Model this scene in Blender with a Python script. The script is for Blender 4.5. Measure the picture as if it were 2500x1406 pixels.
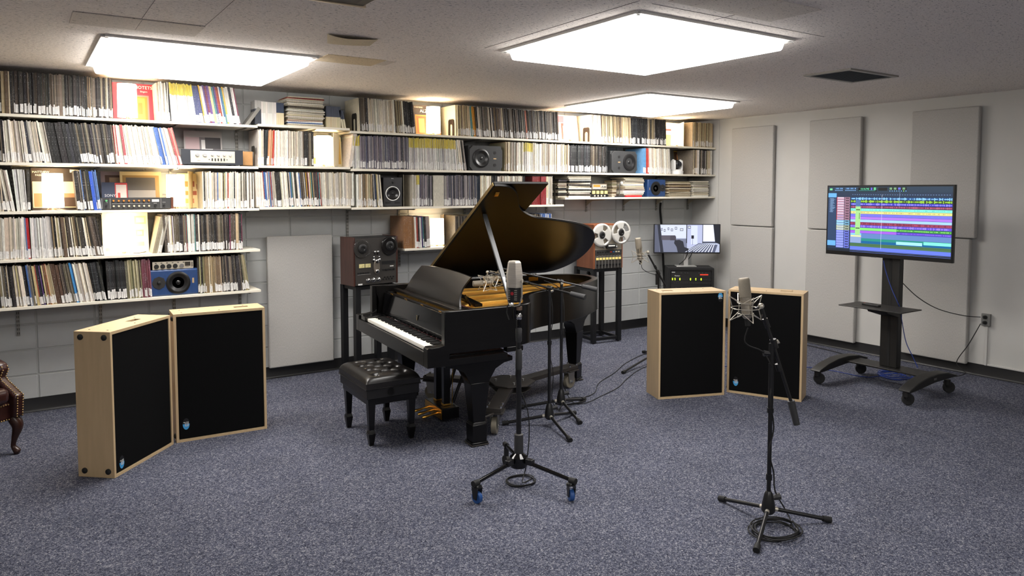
import bpy, math, random
from mathutils import Matrix, Vector, Euler
R = random.Random(7)
for o in list(bpy.data.objects): bpy.data.objects.remove(o)
SC = bpy.context.scene; COL = SC.collection
# ---------------------------------------------------------------- camera (solved from block joints, panels and verticals; image 2500x1406)
F = 1800.6; PYC = 571.6; YAW = math.radians(33.6714); PIT = math.radians(3.4324); CAM = Vector((-7.5427, -6.9313, 1.7648))
cd = bpy.data.cameras.new('camera'); co = bpy.data.objects.new('camera', cd); COL.objects.link(co)
co.location = CAM; co.rotation_euler = (math.pi/2 - PIT, 0, -YAW)
cd.sensor_width = 36; cd.lens = 36*F/2500; cd.shift_y = -(703-PYC)/2500; cd.clip_start = .05
SC.camera = co
# ---------------------------------------------------------------- world + exposure (closed room: light comes from its ceiling fixtures and shelf lamps)
w = bpy.data.worlds.new('world'); SC.world = w; w.use_nodes = True
w.node_tree.nodes['Background'].inputs[0].default_value = (.5, .53, .6, 1); w.node_tree.nodes['Background'].inputs[1].default_value = .02
vs = SC.view_settings; vs.view_transform = 'Standard'; vs.look = 'None'; vs.exposure = 0.25; vs.gamma = 1; vs.use_curve_mapping = False
LIGHT_E = 13.5     # ceiling diffusers
LAMP_E = 7.5     # shelf lamp shades
# ---------------------------------------------------------------- pixel helpers
_cy, _sy, _cp, _sp = math.cos(YAW), math.sin(YAW), math.cos(PIT), math.sin(PIT)
FW = Vector((_sy*_cp, _cy*_cp, -_sp)); RTV = Vector((_cy, -_sy, 0)); UPV = RTV.cross(FW)
def ray(x, y): return FW + RTV*((x-1250)/F) - UPV*((y-PYC)/F)
def pz(x, y, z=0.): d = ray(x, y); return CAM + d*((z-CAM.z)/d.z)
def py(x, y, Y): d = ray(x, y); return CAM + d*((Y-CAM.y)/d.y)
def pxx(x, y, X): d = ray(x, y); return CAM + d*((X-CAM.x)/d.x)
def vert(x, y, b): n = Vector((FW.x, FW.y, 0)); d = ray(x, y); return CAM + d*((Vector(b)-CAM).dot(n)/d.dot(n))
def sx(px, z, Y=-.37):          # world x of the point at height z on the plane y=Y seen at pixel column px
    k = (px-1250)/F; dy = Y-CAM.y; dz = z-CAM.z
    return CAM.x + (dy*_sy + k*(dy*_cy*_cp - dz*_sp))/(_cy - k*_sy*_cp)
# ---------------------------------------------------------------- materials
def lin(c):
    if isinstance(c, str): c = [int(c[i:i+2], 16) for i in (0, 2, 4)]
    return tuple((x/255/12.92 if x/255 <= .04045 else ((x/255+.055)/1.055)**2.4) for x in c)
MATS = {}
def mat(name, c, rough=.5, metal=0., noise=None, bump=0., spec=.5, coat=0., emit=None, es=0., alpha=1., trans=0.):
    if name in MATS: return MATS[name]
    m = bpy.data.materials.new(name); m.use_nodes = True; nt = m.node_tree; b = nt.nodes['Principled BSDF']
    L = lin(c); b.inputs['Base Color'].default_value = (*L, 1); b.inputs['Roughness'].default_value = rough
    b.inputs['Metallic'].default_value = metal; b.inputs['Specular IOR Level'].default_value = spec
    b.inputs['Coat Weight'].default_value = coat; b.inputs['Coat Roughness'].default_value = .06
    if alpha < 1: b.inputs['Alpha'].default_value = alpha
    if trans: b.inputs['Transmission Weight'].default_value = trans
    if emit: b.inputs['Emission Color'].default_value = (*lin(emit), 1); b.inputs['Emission Strength'].default_value = es
    if noise or bump:
        tc = nt.nodes.new('ShaderNodeTexCoord'); mp = nt.nodes.new('ShaderNodeMapping'); nz = nt.nodes.new('ShaderNodeTexNoise')
        sc = (noise or (60, .1))[0]; mp.inputs['Scale'].default_value = sc if isinstance(sc, tuple) else (sc, sc, sc)
        nz.inputs['Scale'].default_value = 1; nz.inputs['Detail'].default_value = 4
        nt.links.new(tc.outputs['Object'], mp.inputs[0]); nt.links.new(mp.outputs[0], nz.inputs['Vector'])
        if noise:
            a = noise[1]; rp = nt.nodes.new('ShaderNodeValToRGB')
            rp.color_ramp.elements[0].position = .3; rp.color_ramp.elements[1].position = .7
            rp.color_ramp.elements[0].color = (*[x*(1-a) for x in L], 1); rp.color_ramp.elements[1].color = (*[min(1, x*(1+a)) for x in L], 1)
            nt.links.new(nz.outputs['Fac'], rp.inputs[0]); nt.links.new(rp.outputs[0], b.inputs['Base Color'])
        if bump:
            bp = nt.nodes.new('ShaderNodeBump'); bp.inputs['Strength'].default_value = bump; bp.inputs['Distance'].default_value = .004
            nt.links.new(nz.outputs['Fac'], bp.inputs['Height']); nt.links.new(bp.outputs[0], b.inputs['Normal'])
    MATS[name] = m; return m
def vmat(name, rough=.6, emit=0., letter=False, base=True, spec=.4):
    if name in MATS: return MATS[name]
    m = bpy.data.materials.new(name); m.use_nodes = True; nt = m.node_tree; b = nt.nodes['Principled BSDF']
    at = nt.nodes.new('ShaderNodeVertexColor'); at.layer_name = 'Col'; out = at.outputs[0]
    b.inputs['Roughness'].default_value = rough; b.inputs['Specular IOR Level'].default_value = spec
    if letter:                      # printed spines: title-like flecks and shelf wear
        tc = nt.nodes.new('ShaderNodeTexCoord')
        def nz(scale, det):
            mp = nt.nodes.new('ShaderNodeMapping'); mp.inputs['Scale'].default_value = scale
            n = nt.nodes.new('ShaderNodeTexNoise'); n.inputs['Scale'].default_value = 1; n.inputs['Detail'].default_value = det
            nt.links.new(tc.outputs['Object'], mp.inputs[0]); nt.links.new(mp.outputs[0], n.inputs[0]); return n
        def ramp(n, a, z):
            r = nt.nodes.new('ShaderNodeMapRange'); r.inputs[1].default_value = a; r.inputs[2].default_value = z
            nt.links.new(n.outputs['Fac'], r.inputs[0]); return r
        r1 = ramp(nz((330, 330, 90), 2), .53, .66); r2 = ramp(nz((60, 60, 9), 2), .45, .6)
        mu = nt.nodes.new('ShaderNodeMath'); mu.operation = 'MULTIPLY'; nt.links.new(r1.outputs[0], mu.inputs[0]); nt.links.new(r2.outputs[0], mu.inputs[1])
        m2 = nt.nodes.new('ShaderNodeMath'); m2.operation = 'MULTIPLY'; m2.inputs[1].default_value = .42; nt.links.new(mu.outputs[0], m2.inputs[0])
        inv = nt.nodes.new('ShaderNodeInvert'); nt.links.new(out, inv.inputs['Color'])
        hs = nt.nodes.new('ShaderNodeHueSaturation'); hs.inputs['Saturation'].default_value = .25; hs.inputs['Value'].default_value = .55; nt.links.new(inv.outputs[0], hs.inputs['Color'])
        mx = nt.nodes.new('ShaderNodeMixRGB'); nt.links.new(m2.outputs[0], mx.inputs[0]); nt.links.new(out, mx.inputs[1]); nt.links.new(hs.outputs[0], mx.inputs[2])
        wn = nt.nodes.new('ShaderNodeMapRange'); wn.inputs[1].default_value = .32; wn.inputs[2].default_value = .68; wn.inputs[3].default_value = .72; wn.inputs[4].default_value = 1.08; nt.links.new(nz((260, 260, 30), 4).outputs['Fac'], wn.inputs[0])
        wm = nt.nodes.new('ShaderNodeMixRGB'); wm.blend_type = 'MULTIPLY'; wm.inputs[0].default_value = 1; nt.links.new(mx.outputs[0], wm.inputs[1]); nt.links.new(wn.outputs[0], wm.inputs[2]); out = wm.outputs[0]
    if base: nt.links.new(out, b.inputs['Base Color'])
    else: b.inputs['Base Color'].default_value = (.01, .01, .012, 1)
    if emit: nt.links.new(out, b.inputs['Emission Color']); b.inputs['Emission Strength'].default_value = emit
    MATS[name] = m; return m
# ---------------------------------------------------------------- mesh builder
def catmull(P, n=6, closed=False):
    P = [Vector(p) for p in P]; out = []; N = len(P)
    for i in range(N if closed else N-1):
        g = lambda j: P[j % N] if closed else P[max(0, min(N-1, j))]
        a, b, c, d = g(i-1), g(i), g(i+1), g(i+2)
        for k in range(n):
            t = k/n; out.append(.5*((2*b)+(c-a)*t+(2*a-5*b+4*c-d)*t*t+(3*b-a-3*c+d)*t**3))
    if not closed: out.append(P[-1])
    return out
class MB:
    def __init__(s): s.v = []; s.f = []; s.c = []
    def add(s, vs, fs, M=None, col=None):
        n = len(s.v); s.v += [tuple(M @ Vector(p)) if M else tuple(p) for p in vs]
        s.f += [tuple(i+n for i in f) for f in fs]; s.c += [col]*len(fs); return s
    def box(s, c, d, M=None, col=None, top=None):
        x, y, z = c; a, b, h = d[0]/2, d[1]/2, d[2]/2; ta, tb = (a, b) if top is None else (top[0]/2, top[1]/2)
        vs = [(x-a, y-b, z-h), (x+a, y-b, z-h), (x+a, y+b, z-h), (x-a, y+b, z-h), (x-ta, y-tb, z+h), (x+ta, y-tb, z+h), (x+ta, y+tb, z+h), (x-ta, y+tb, z+h)]
        return s.add(vs, [(3, 2, 1, 0), (4, 5, 6, 7), (0, 1, 5, 4), (1, 2, 6, 5), (2, 3, 7, 6), (3, 0, 4, 7)], M, col)
    def lohi(s, lo, hi, M=None, col=None):
        return s.box([(a+b)/2 for a, b in zip(lo, hi)], [b-a for a, b in zip(lo, hi)], M, col)
    def quad(s, a, b, c, d, col=None, M=None): return s.add([a, b, c, d], [(0, 1, 2, 3)], M, col)
    def cyl(s, p0, p1, r0, r1=None, n=14, M=None, col=None, caps=True):
        p0, p1 = Vector(p0), Vector(p1); r1 = r0 if r1 is None else r1; d = (p1-p0).normalized()
        u = d.orthogonal().normalized(); t = d.cross(u)
        vs = [p0+(u*math.cos(2*math.pi*i/n)+t*math.sin(2*math.pi*i/n))*r0 for i in range(n)]+[p1+(u*math.cos(2*math.pi*i/n)+t*math.sin(2*math.pi*i/n))*r1 for i in range(n)]
        fs = [(i, (i+1) % n, n+(i+1) % n, n+i) for i in range(n)]
        if caps: fs += [tuple(range(n-1, -1, -1)), tuple(range(n, 2*n))]
        return s.add(vs, fs, M, col)
    def tube(s, P, r, n=8, closed=False, M=None, col=None):
        P = [Vector(p) for p in P]; N = len(P); vs = []; prev = None
        for i in range(N):
            a = P[(i-1) % N] if closed or i else P[0]; b = P[(i+1) % N] if closed or i < N-1 else P[-1]
            d = (b-a).normalized() if (b-a).length > 1e-9 else Vector((0, 0, 1))
            if prev is None: u = d.orthogonal().normalized()
            else: u = prev-d*prev.dot(d); u = u.normalized() if u.length > 1e-6 else d.orthogonal().normalized()
            prev = u; t = d.cross(u); rr = r[i] if isinstance(r, (list, tuple)) else r
            vs += [P[i]+(u*math.cos(2*math.pi*k/n)+t*math.sin(2*math.pi*k/n))*rr for k in range(n)]
        fs = []
        for i in range(N if closed else N-1):
            j = (i+1) % N
            fs += [(i*n+k, i*n+(k+1) % n, j*n+(k+1) % n, j*n+k) for k in range(n)]
        if not closed: fs += [tuple(range(n-1, -1, -1)), tuple(range((N-1)*n, N*n))]
        return s.add(vs, fs, M, col)
    def lathe(s, prof, n=20, M=None, col=None):
        vs = []; fs = []
        for r, z in prof: vs += [(max(r, 1e-5)*math.cos(2*math.pi*i/n), max(r, 1e-5)*math.sin(2*math.pi*i/n), z) for i in range(n)]
        for k in range(len(prof)-1): fs += [(k*n+i, k*n+(i+1) % n, (k+1)*n+(i+1) % n, (k+1)*n+i) for i in range(n)]
        fs += [tuple(range(n-1, -1, -1)), tuple(range((len(prof)-1)*n, len(prof)*n))]
        return s.add(vs, fs, M, col)
    def prism(s, poly, z0, z1, M=None, col=None):
        n = len(poly); vs = [(p[0], p[1], z0) for p in poly]+[(p[0], p[1], z1) for p in poly]
        return s.add(vs, [tuple(range(n-1, -1, -1)), tuple(range(n, 2*n))]+[(i, (i+1) % n, n+(i+1) % n, n+i) for i in range(n)], M, col)
    def sphere(s, c, r, n=14, sc=(1, 1, 1), M=None, col=None):
        prof = [(r*math.sin(math.pi*k/10), -r*math.cos(math.pi*k/10)) for k in range(11)]
        T = Matrix.Translation(Vector(c)) @ Matrix.Diagonal((*sc, 1))
        return s.lathe(prof, n, (M @ T) if M else T, col)
    def mesh(s, name, m, sharp=40):
        me = bpy.data.meshes.new(name); me.from_pydata(s.v, [], s.f)
        if m: me.materials.append(m)
        if any(c is not None for c in s.c):
            la = me.color_attributes.new('Col', 'FLOAT_COLOR', 'CORNER'); buf = []
            for p, c in zip(me.polygons, s.c): buf += [*(c or (.5, .5, .5)), 1]*p.loop_total
            la.data.foreach_set('color', buf)
        me.polygons.foreach_set('use_smooth', [True]*len(me.polygons)); me.set_sharp_from_angle(angle=math.radians(sharp)); me.update()
        return me
    def build(s, name, m, parent=None, bevel=0., sharp=40, loc=None, rot=None):
        return link(name, s.mesh(name, m, sharp), parent, bevel, loc, rot)
def link(name, me, parent=None, bevel=0., loc=None, rot=None):
    o = bpy.data.objects.new(name, me); COL.objects.link(o)
    if parent: o.parent = parent
    if loc is not None: o.location = loc
    if rot is not None: o.rotation_euler = rot
    if bevel:
        b = o.modifiers.new('bevel', 'BEVEL'); b.width = bevel; b.segments = 2; b.limit_method = 'ANGLE'; b.angle_limit = math.radians(40)
    return o
def tag(o, label, cat, group=None, kind=None):
    if label: o['label'] = label
    if cat: o['category'] = cat
    if group: o['group'] = group
    if kind: o['kind'] = kind
    return o
def thing(name, label, cat, loc=(0, 0, 0), rz=0., group=None):
    o = bpy.data.objects.new(name, None); COL.objects.link(o); o.empty_display_size = .05
    o.location = loc; o.rotation_euler = (0, 0, rz); return tag(o, label, cat, group)
def struct(o): o['kind'] = 'structure'; return o
def copy_tree(o, parent=None):
    kids = [c for c in bpy.data.objects if c.parent == o]
    n = o.copy(); COL.objects.link(n); n.parent = parent
    for k in kids: copy_tree(k, n)
    return n
def text_mesh(s, size, depth=.0004):
    cu = bpy.data.curves.new('lettering', 'FONT'); cu.body = s; cu.size = size; cu.extrude = depth; cu.resolution_u = 2
    ob = bpy.data.objects.new('lettering', cu); COL.objects.link(ob); bpy.context.view_layer.update()
    me = bpy.data.meshes.new_from_object(ob.evaluated_get(bpy.context.evaluated_depsgraph_get()))
    bpy.data.objects.remove(ob); return me
def letters(s, size, m, parent, loc, rot, align='L', name='lettering', depth=.0004):
    me = text_mesh(s, size, depth); me.materials.clear(); me.materials.append(m)
    if align == 'C' and len(me.vertices):
        xs = [v.co.x for v in me.vertices]; h = (min(xs)+max(xs))/2
        for v in me.vertices: v.co.x -= h
    return link(name, me, parent, 0, loc, rot)
def T(x, y, z): return Matrix.Translation((x, y, z))
def Rm(axis, deg): return Matrix.Rotation(math.radians(deg), 4, axis)
FRONT = (math.pi/2, 0, 0)      # text standing up, facing -y

# ================================================================ SETTING
H = 2.67
def carpet():
    m = bpy.data.materials.new('carpet'); m.use_nodes = True; nt = m.node_tree; b = nt.nodes['Principled BSDF']
    tc = nt.nodes.new('ShaderNodeTexCoord')
    def nz(s, d):
        n = nt.nodes.new('ShaderNodeTexNoise'); n.inputs['Scale'].default_value = s; n.inputs['Detail'].default_value = d; nt.links.new(tc.outputs['Object'], n.inputs[0]); return n
    c = nz(2.2, 3)
    def vo(sc_):
        v = nt.nodes.new('ShaderNodeTexVoronoi'); v.inputs['Scale'].default_value = sc_; nt.links.new(tc.outputs['Object'], v.inputs['Vector'])
        sp = nt.nodes.new('ShaderNodeSeparateColor'); nt.links.new(v.outputs['Color'], sp.inputs[0]); return sp.outputs[0]
    a = nt.nodes.new('ShaderNodeMath'); a.operation = 'MULTIPLY_ADD'; a.inputs[1].default_value = .62      # yarn tufts of several colours
    b2 = nt.nodes.new('ShaderNodeMath'); b2.operation = 'MULTIPLY'; b2.inputs[1].default_value = .38; nt.links.new(vo(120), b2.inputs[0])
    nt.links.new(vo(270), a.inputs[0]); nt.links.new(b2.outputs[0], a.inputs[2])
    r = nt.nodes.new('ShaderNodeValToRGB'); cr = r.color_ramp
    cr.elements[0].position = .12; cr.elements[0].color = (*lin((37, 39, 51)), 1)
    cr.elements[1].position = .93; cr.elements[1].color = (*lin((158, 157, 160)), 1)
    e = cr.elements.new(.42); e.color = (*lin((71, 74, 90)), 1)
    e = cr.elements.new(.70); e.color = (*lin((100, 103, 117)), 1)
    nt.links.new(a.outputs[0], r.inputs[0])
    mr = nt.nodes.new('ShaderNodeMapRange'); mr.inputs[1].default_value = .3; mr.inputs[2].default_value = .7; mr.inputs[3].default_value = .86; mr.inputs[4].default_value = 1.08
    nt.links.new(c.outputs['Fac'], mr.inputs[0])
    mx = nt.nodes.new('ShaderNodeMixRGB'); mx.blend_type = 'MULTIPLY'; mx.inputs[0].default_value = 1
    nt.links.new(r.outputs[0], mx.inputs[1]); nt.links.new(mr.outputs[0], mx.inputs[2]); nt.links.new(mx.outputs[0], b.inputs['Base Color'])
    bp = nt.nodes.new('ShaderNodeBump'); bp.inputs['Strength'].default_value = .15; bp.inputs['Distance'].default_value = .002
    nt.links.new(a.outputs[0], bp.inputs['Height']); nt.links.new(bp.outputs[0], b.inputs['Normal'])
    b.inputs['Roughness'].default_value = .95; b.inputs['Specular IOR Level'].default_value = .1
    return m
def ceilmat(name, c, dens=.615):
    m = bpy.data.materials.new(name); m.use_nodes = True; nt = m.node_tree; b = nt.nodes['Principled BSDF']
    tc = nt.nodes.new('ShaderNodeTexCoord'); ge = nt.nodes.new('ShaderNodeNewGeometry')
    mp = nt.nodes.new('ShaderNodeMapping'); mp.inputs['Scale'].default_value = (46, 100, 60); nt.links.new(ge.outputs['Position'], mp.inputs[0])
    n = nt.nodes.new('ShaderNodeTexNoise'); n.inputs['Scale'].default_value = 1; n.inputs['Detail'].default_value = 2.5; n.inputs['Roughness'].default_value = .6; nt.links.new(mp.outputs[0], n.inputs[0])
    r = nt.nodes.new('ShaderNodeValToRGB'); cr = r.color_ramp; L = lin(c)
    cr.elements[0].position = dens; cr.elements[0].color = (*L, 1); cr.elements[1].position = dens+.035; cr.elements[1].color = (*[x*.46 for x in L], 1)
    nt.links.new(n.outputs['Fac'], r.inputs[0])
    n2 = nt.nodes.new('ShaderNodeTexNoise'); n2.inputs['Scale'].default_value = 150; n2.inputs['Detail'].default_value = 2; nt.links.new(ge.outputs['Position'], n2.inputs[0])
    mr = nt.nodes.new('ShaderNodeMapRange'); mr.inputs[1].default_value = .3; mr.inputs[2].default_value = .7; mr.inputs[3].default_value = .85; mr.inputs[4].default_value = 1.06; nt.links.new(n2.outputs['Fac'], mr.inputs[0])
    mx = nt.nodes.new('ShaderNodeMixRGB'); mx.blend_type = 'MULTIPLY'; mx.inputs[0].default_value = 1
    nt.links.new(r.outputs[0], mx.inputs[1]); nt.links.new(mr.outputs[0], mx.inputs[2]); nt.links.new(mx.outputs[0], b.inputs['Base Color'])
    bp = nt.nodes.new('ShaderNodeBump'); bp.inputs['Strength'].default_value = .5; bp.inputs['Distance'].default_value = -.004
    nt.links.new(n.outputs['Fac'], bp.inputs['Height']); nt.links.new(bp.outputs[0], b.inputs['Normal'])
    b.inputs['Roughness'].default_value = .95; b.inputs['Specular IOR Level'].default_value = .1
    return m
XL, YF = -10.6, -10.8
struct(MB().lohi((XL, YF, -.1), (.3, .3, 0)).build('floor', carpet()))
cm = ceilmat('ceiling_fissured', (244, 236, 228))
ceil = struct(MB().lohi((XL, YF, H), (.3, .3, H+.1)).build('ceiling', cm))
# replaced, stained and sagging tiles that stand out in the photograph
tdark = ceilmat('ceiling_tile_grey', (220, 211, 200)); tstain = ceilmat('ceiling_tile_stained', (218, 200, 168), .62)
def tile(x0, y0, x1, y1, m, dz=.003):
    return MB().lohi((x0, y0, H-dz), (x1, y1, H+.01)).build('ceiling_tile', m, ceil, .001)
for i in range(2): tile(-7.29+i*.32, -2.53, -6.974+i*.32, -2.215, tdark)
for x, y in ((-4.92, -4.66), (-4.77, -4.66), (-4.46, -4.66)): tile(x, y, x+.3, y+.31, tdark, .004 if x > -4.8 else .003)
tile(-5.80, -2.10, -5.38, -1.82, tstain); tile(-5.45, -2.08, -5.30, -1.9, tdark, .002)
# sagging tile lip with torn paint
lip = MB(); lp = catmull([(-6.03, -2.73), (-5.95, -2.745), (-5.85, -2.76), (-5.72, -2.75)], 5)
lp2 = catmull([(-5.93, -2.45), (-5.87, -2.45), (-5.78, -2.47), (-5.68, -2.52)], 5)
n = len(lp); sag = [.002+.02*math.sin(math.pi*i/(n-1)) for i in range(n)]
lip.add([(p[0], p[1], H-sag[i]) for i, p in enumerate([Vector((*q, 0)) if len(q) == 2 else q for q in lp])]+[(p[0], p[1], H-.001) for p in lp2], [(i, i+1, n+i+1, n+i) for i in range(n-1)])
lip.build('sagging_tile_lip', ceilmat('ceiling_tile_torn', (205, 192, 165), .66), ceil)
crk = mat('ceiling_gap_dark', (40, 34, 28), .9)
for a, b_ in (((-5.04, -4.28), (-5.04, -2.86)), ((-4.95, -4.27), (-3.55, -4.27)), ((-7.29, -2.54), (-6.66, -2.54)), ((-6.975, -3.6), (-6.975, -2.54)), ((-6.66, -3.3), (-6.66, -2.22)), ((-4.43, -4.34), (-4.43, -4.2)), ((-4.28, -2.65), (-4.12, -2.63)), ((-2.62, -1.98), (-1.3, -1.98))):
    MB().tube([(a[0], a[1], H-.0005), (b_[0], b_[1], H-.0005)], .0009, 5).build('tile_joint', crk, ceil)
# ---- block wall at the back: stack bond, 16 x 8 inch faces
paint = mat('block_paint', (186, 188, 187), .6, noise=(9, .03), bump=.12); 
mort = mat('mortar', (178, 180, 178), .8)
wb = struct(MB().lohi((XL, .006, 0), (.3, .3, H)).build('wall_back', mort))
bm_ = MB(); bw, bh = .4064-.006, .2032-.006; ch = .006
bm_.add([(0, .012, 0), (bw, .012, 0), (bw, .012, bh), (0, .012, bh), (ch, 0, ch), (bw-ch, 0, ch), (bw-ch, 0, bh-ch), (ch, 0, bh-ch)], [(4, 5, 6, 7), (0, 1, 5, 4), (1, 2, 6, 5), (2, 3, 7, 6), (3, 0, 4, 7)])
bme = bm_.mesh('concrete_block', paint); X0 = -.9676+.4064*2+.003
for k in range(-1, 13):
    for i in range(0, 20):
        x = X0-.4064*i; z = .2980+.2032*k+.003
        if z+bh > H+.08 or x < -8.4: continue
        if x+bw > .001: continue
        link('concrete_block', bme, wb, 0, (x, -.0005, max(z, .003)))
for k in range(-1, 13):   # cut blocks in the corner
    z = .298+.2032*k+.003
    if z+bh > H+.08: continue
    o = link('concrete_block', bme, wb, 0, (X0+.4064, -.0005, max(z, .003))); o.scale.x = (0-(X0+.4064))/bw
wr = struct(MB().lohi((0, YF, 0), (.3, .006, H)).build('wall_right', mat('drywall_paint', (196, 195, 191), .65, noise=(5, .015), bump=.05)))
struct(MB().lohi((XL-.2, YF, 0), (XL, .3, H)).build('wall_left', MATS['drywall_paint']))
struct(MB().lohi((XL-.2, YF-.2, 0), (.3, YF, H)).build('wall_front', MATS['drywall_paint']))
struct(MB().lohi((-.012, -.445, 0.1), (0, -.405, H)).build('trim_1', MATS['drywall_paint'], None, .003))
vin = mat('vinyl_base', (22, 22, 24), .45)
def base(name, a, b, nrm):
    m = MB(); m.add([], []); d = Vector((b[0]-a[0], b[1]-a[1], 0)); nv = Vector((*nrm, 0))
    prof = [(0, .112), (.005, .112), (.006, .105), (.006, .02), (.012, .006), (.02, .001), (0, .001)]
    vs = []; 
    for p in (a, b): vs += [(p[0]+nv.x*q, p[1]+nv.y*q, z) for q, z in prof]
    n = len(prof); m.add(vs, [(i, (i+1) % n, n+(i+1) % n, n+i) for i in range(n)]+[tuple(range(n)), tuple(range(2*n-1, n-1, -1))])
    return struct(m.build(name, vin))
base('baseboard_back', (XL, -.001), (-.003, -.001), (0, -1)); base('baseboard_right', (-.001, -.021), (-.001, YF), (-1, 0))
# ---- ceiling lights (4 ft square prismatic lenses hanging just under the tiles)
lens = mat('light_lens', (255, 255, 255), .6, emit=(255, 251, 247), es=LIGHT_E)
ltrim = mat('light_frame', (222, 220, 214), .5)
LI = [((-4.27, -3.49), 'square glowing ceiling light hung over the piano bench end of the room', 0), ((-2.01, -1.24), 'square glowing ceiling light close to the shelves with the two dark speakers', 0),
      ((-6.47, -1.35), 'square glowing ceiling light over the record shelf with the red cover', 0),
      ((-7.4, -6.6), 'square glowing ceiling light above the open carpet', 0), ((-4.4, -8.3), 'square glowing ceiling light at the far open end of the carpet', 0)]
for (x, y), lab, _ in LI:
    t = thing('ceiling_light', lab, 'ceiling light', (x, y, H), 0, 'square ceiling lights')
    fr = MB(); a, b_ = .630, .59
    for sx_, sy_, dx, dy in ((0, 1, a, 0), (0, -1, a, 0), (1, 0, 0, a), (-1, 0, 0, a)):
        if dx: fr.lohi((-a, sy_*a-.02, -.014), (a, sy_*a+.02, 0))
        else: fr.lohi((sx_*a-.02, -a, -.014), (sx_*a+.02, a, 0))
    fr.build('frame', ltrim, t)
    l = MB(); l.add([(-.605, -.605, -.004), (.605, -.605, -.004), (.605, .605, -.004), (-.605, .605, -.004), (-b_, -b_, -.066), (b_, -b_, -.066), (b_, b_, -.066), (-b_, b_, -.066)], [(0, 1, 2, 3), (7, 6, 5, 4), (0, 4, 5, 1), (1, 5, 6, 2), (2, 6, 7, 3), (3, 7, 4, 0)])
    l.build('lens', lens, t, .012)
# unlit fixture whose corner shows at the top of the picture
t = thing('ceiling_box', 'dark boxy fixture corner fixed to the ceiling tiles', 'ceiling fixture', (-6.86, -4.35, H))
MB().box((0, 0, -.035), (1.30, 1.30, .07), top=(1.34, 1.34)).build('housing', mat('fixture_dark', (92, 84, 70), .6), t, .006)
for s_ in (-1, 1):
    MB().lohi((-.66, s_*.645-.008, -.075), (.66, s_*.645+.008, -.06)).build('edge_strip', mat('fixture_rim', (235, 215, 180), .35), t)
MB().lohi((-.6, -.6, -.072), (.6, .6, -.0695)).build('cover_plate', mat('fixture_plate', (60, 56, 52), .6), t)
t = thing('ceiling_vent', 'grey louvred air vent set into the ceiling tiles', 'vent', (-2.04, -3.51, H))
fr = MB()
for lo, hi in (((-.33, -.2, -.012), (.33, -.165, 0)), ((-.33, .165, -.012), (.33, .2, 0)), ((-.33, -.165, -.012), (-.295, .165, 0)), ((.295, -.165, -.012), (.33, .165, 0))): fr.lohi(lo, hi)
fr.build('frame', mat('vent_frame', (150, 146, 138), .5), t)
MB().lohi((-.295, -.165, -.002), (.295, .165, 0)).build('backing', mat('vent_dark', (50, 52, 54), .8), t)
sl = MB().box((0, 0, 0), (.59, .012, .0015), Rm('X', 38)).mesh('louvre', mat('vent_louvre', (120, 124, 126), .5))
for i in range(20): link('louvre', sl, t, 0, (0, -.157+i*.0165, -.0065))
# ================================================================ SHELVING ON THE BACK WALL
white = mat('shelf_paint', (226, 220, 204), .45); steel = mat('bracket_steel', (150, 148, 142), .4, .6)
SY = -.39
SH = {}   # name -> top height
def wall_shelf(key, x0, x1, z, label, brx, deep=0):
    SH[key] = z
    t = thing('wall_shelf', label, 'shelf', ((x0+x1)/2, 0, z)); hx = (x1-x0)/2
    MB().lohi((-hx, SY, -.022), (hx, -.016, 0)).build('board', white, t, .002)
    for bx in brx:
        if not x0 < bx < x1: continue
        b = MB(); u = bx-(x0+x1)/2; h = .105 if deep else .045
        b.prism([(-.016, -.0225), (-.33, -.0225), (-.345, -.030), (-.33, -.035), (-.12, -.045), (-.045, -h*.8), (-.016, -h)] if deep else [(-.016, -.0225), (-.36, -.0225), (-.378, -.028), (-.36, -.034), (-.1, -h*.8), (-.016, -h)], u-.006, u+.006, Matrix(((0, 0, 1, 0), (1, 0, 0, 0), (0, 1, 0, 0), (0, 0, 0, 1))))
        b.build('bracket', steel if not deep else mat('bracket_beige', (176, 168, 148), .5, .2), t)
UA = [sx(p, .8, -.01) for p in (43, 245, 425, 586)]; UA.append(UA[0]-.62)
UC = [sx(848, 1.45, -.01), sx(974, 1.45, -.01), -3.55, -2.98, -2.45]; UD = [sx(p, 1.6, -.02) for p in (1433, 1524, 1604, 1681)]
for k, z, lab in (('A1', 2.321, 'long white shelf holding the red cover, topmost of the five by the leather armchair'), ('A2', 1.967, 'long white shelf carrying the silver preamplifier'), ('A3', 1.607, 'long white shelf carrying the mixer with orange knobs'), ('A4', 1.251, 'long white shelf carrying the cream drawing cover and lamp'), ('A5', .897, 'lowest long white shelf carrying the blue speaker and small mixer')):
    wall_shelf(k, -8.25, -5.818, z, lab, UA)
for k, z, lab in (('B1', 2.334, 'short white shelf with the tall magazine stack'), ('B2', 1.977, 'short white shelf with a lamp beside pale leaning sleeves'), ('B3', 1.615, 'short white shelf of pale records above the grey wall panel')):
    wall_shelf(k, -5.815, -4.985, z, lab, (-5.3,))
wall_shelf('C1', -4.98, -.004, 2.311, 'longest white shelf just under the ceiling running to the corner', UC+UD)
wall_shelf('C2', -4.98, -.004, 1.962, 'long white shelf carrying two dark grey speakers', UC+UD)
wall_shelf('C3', -4.98, -2.486, 1.602, 'white shelf behind the raised piano lid with the small black monitor', UC)
wall_shelf('D3', -2.47, -.004, 1.679, 'white shelf of magazine piles above the flat monitor', UD, 1)
wall_shelf('C4', -4.441, -2.62, 1.192, 'short white shelf behind the piano lid with one lamp', UC[1:])
sl_ = mat('upright_slot', (40, 40, 40), .7)
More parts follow.
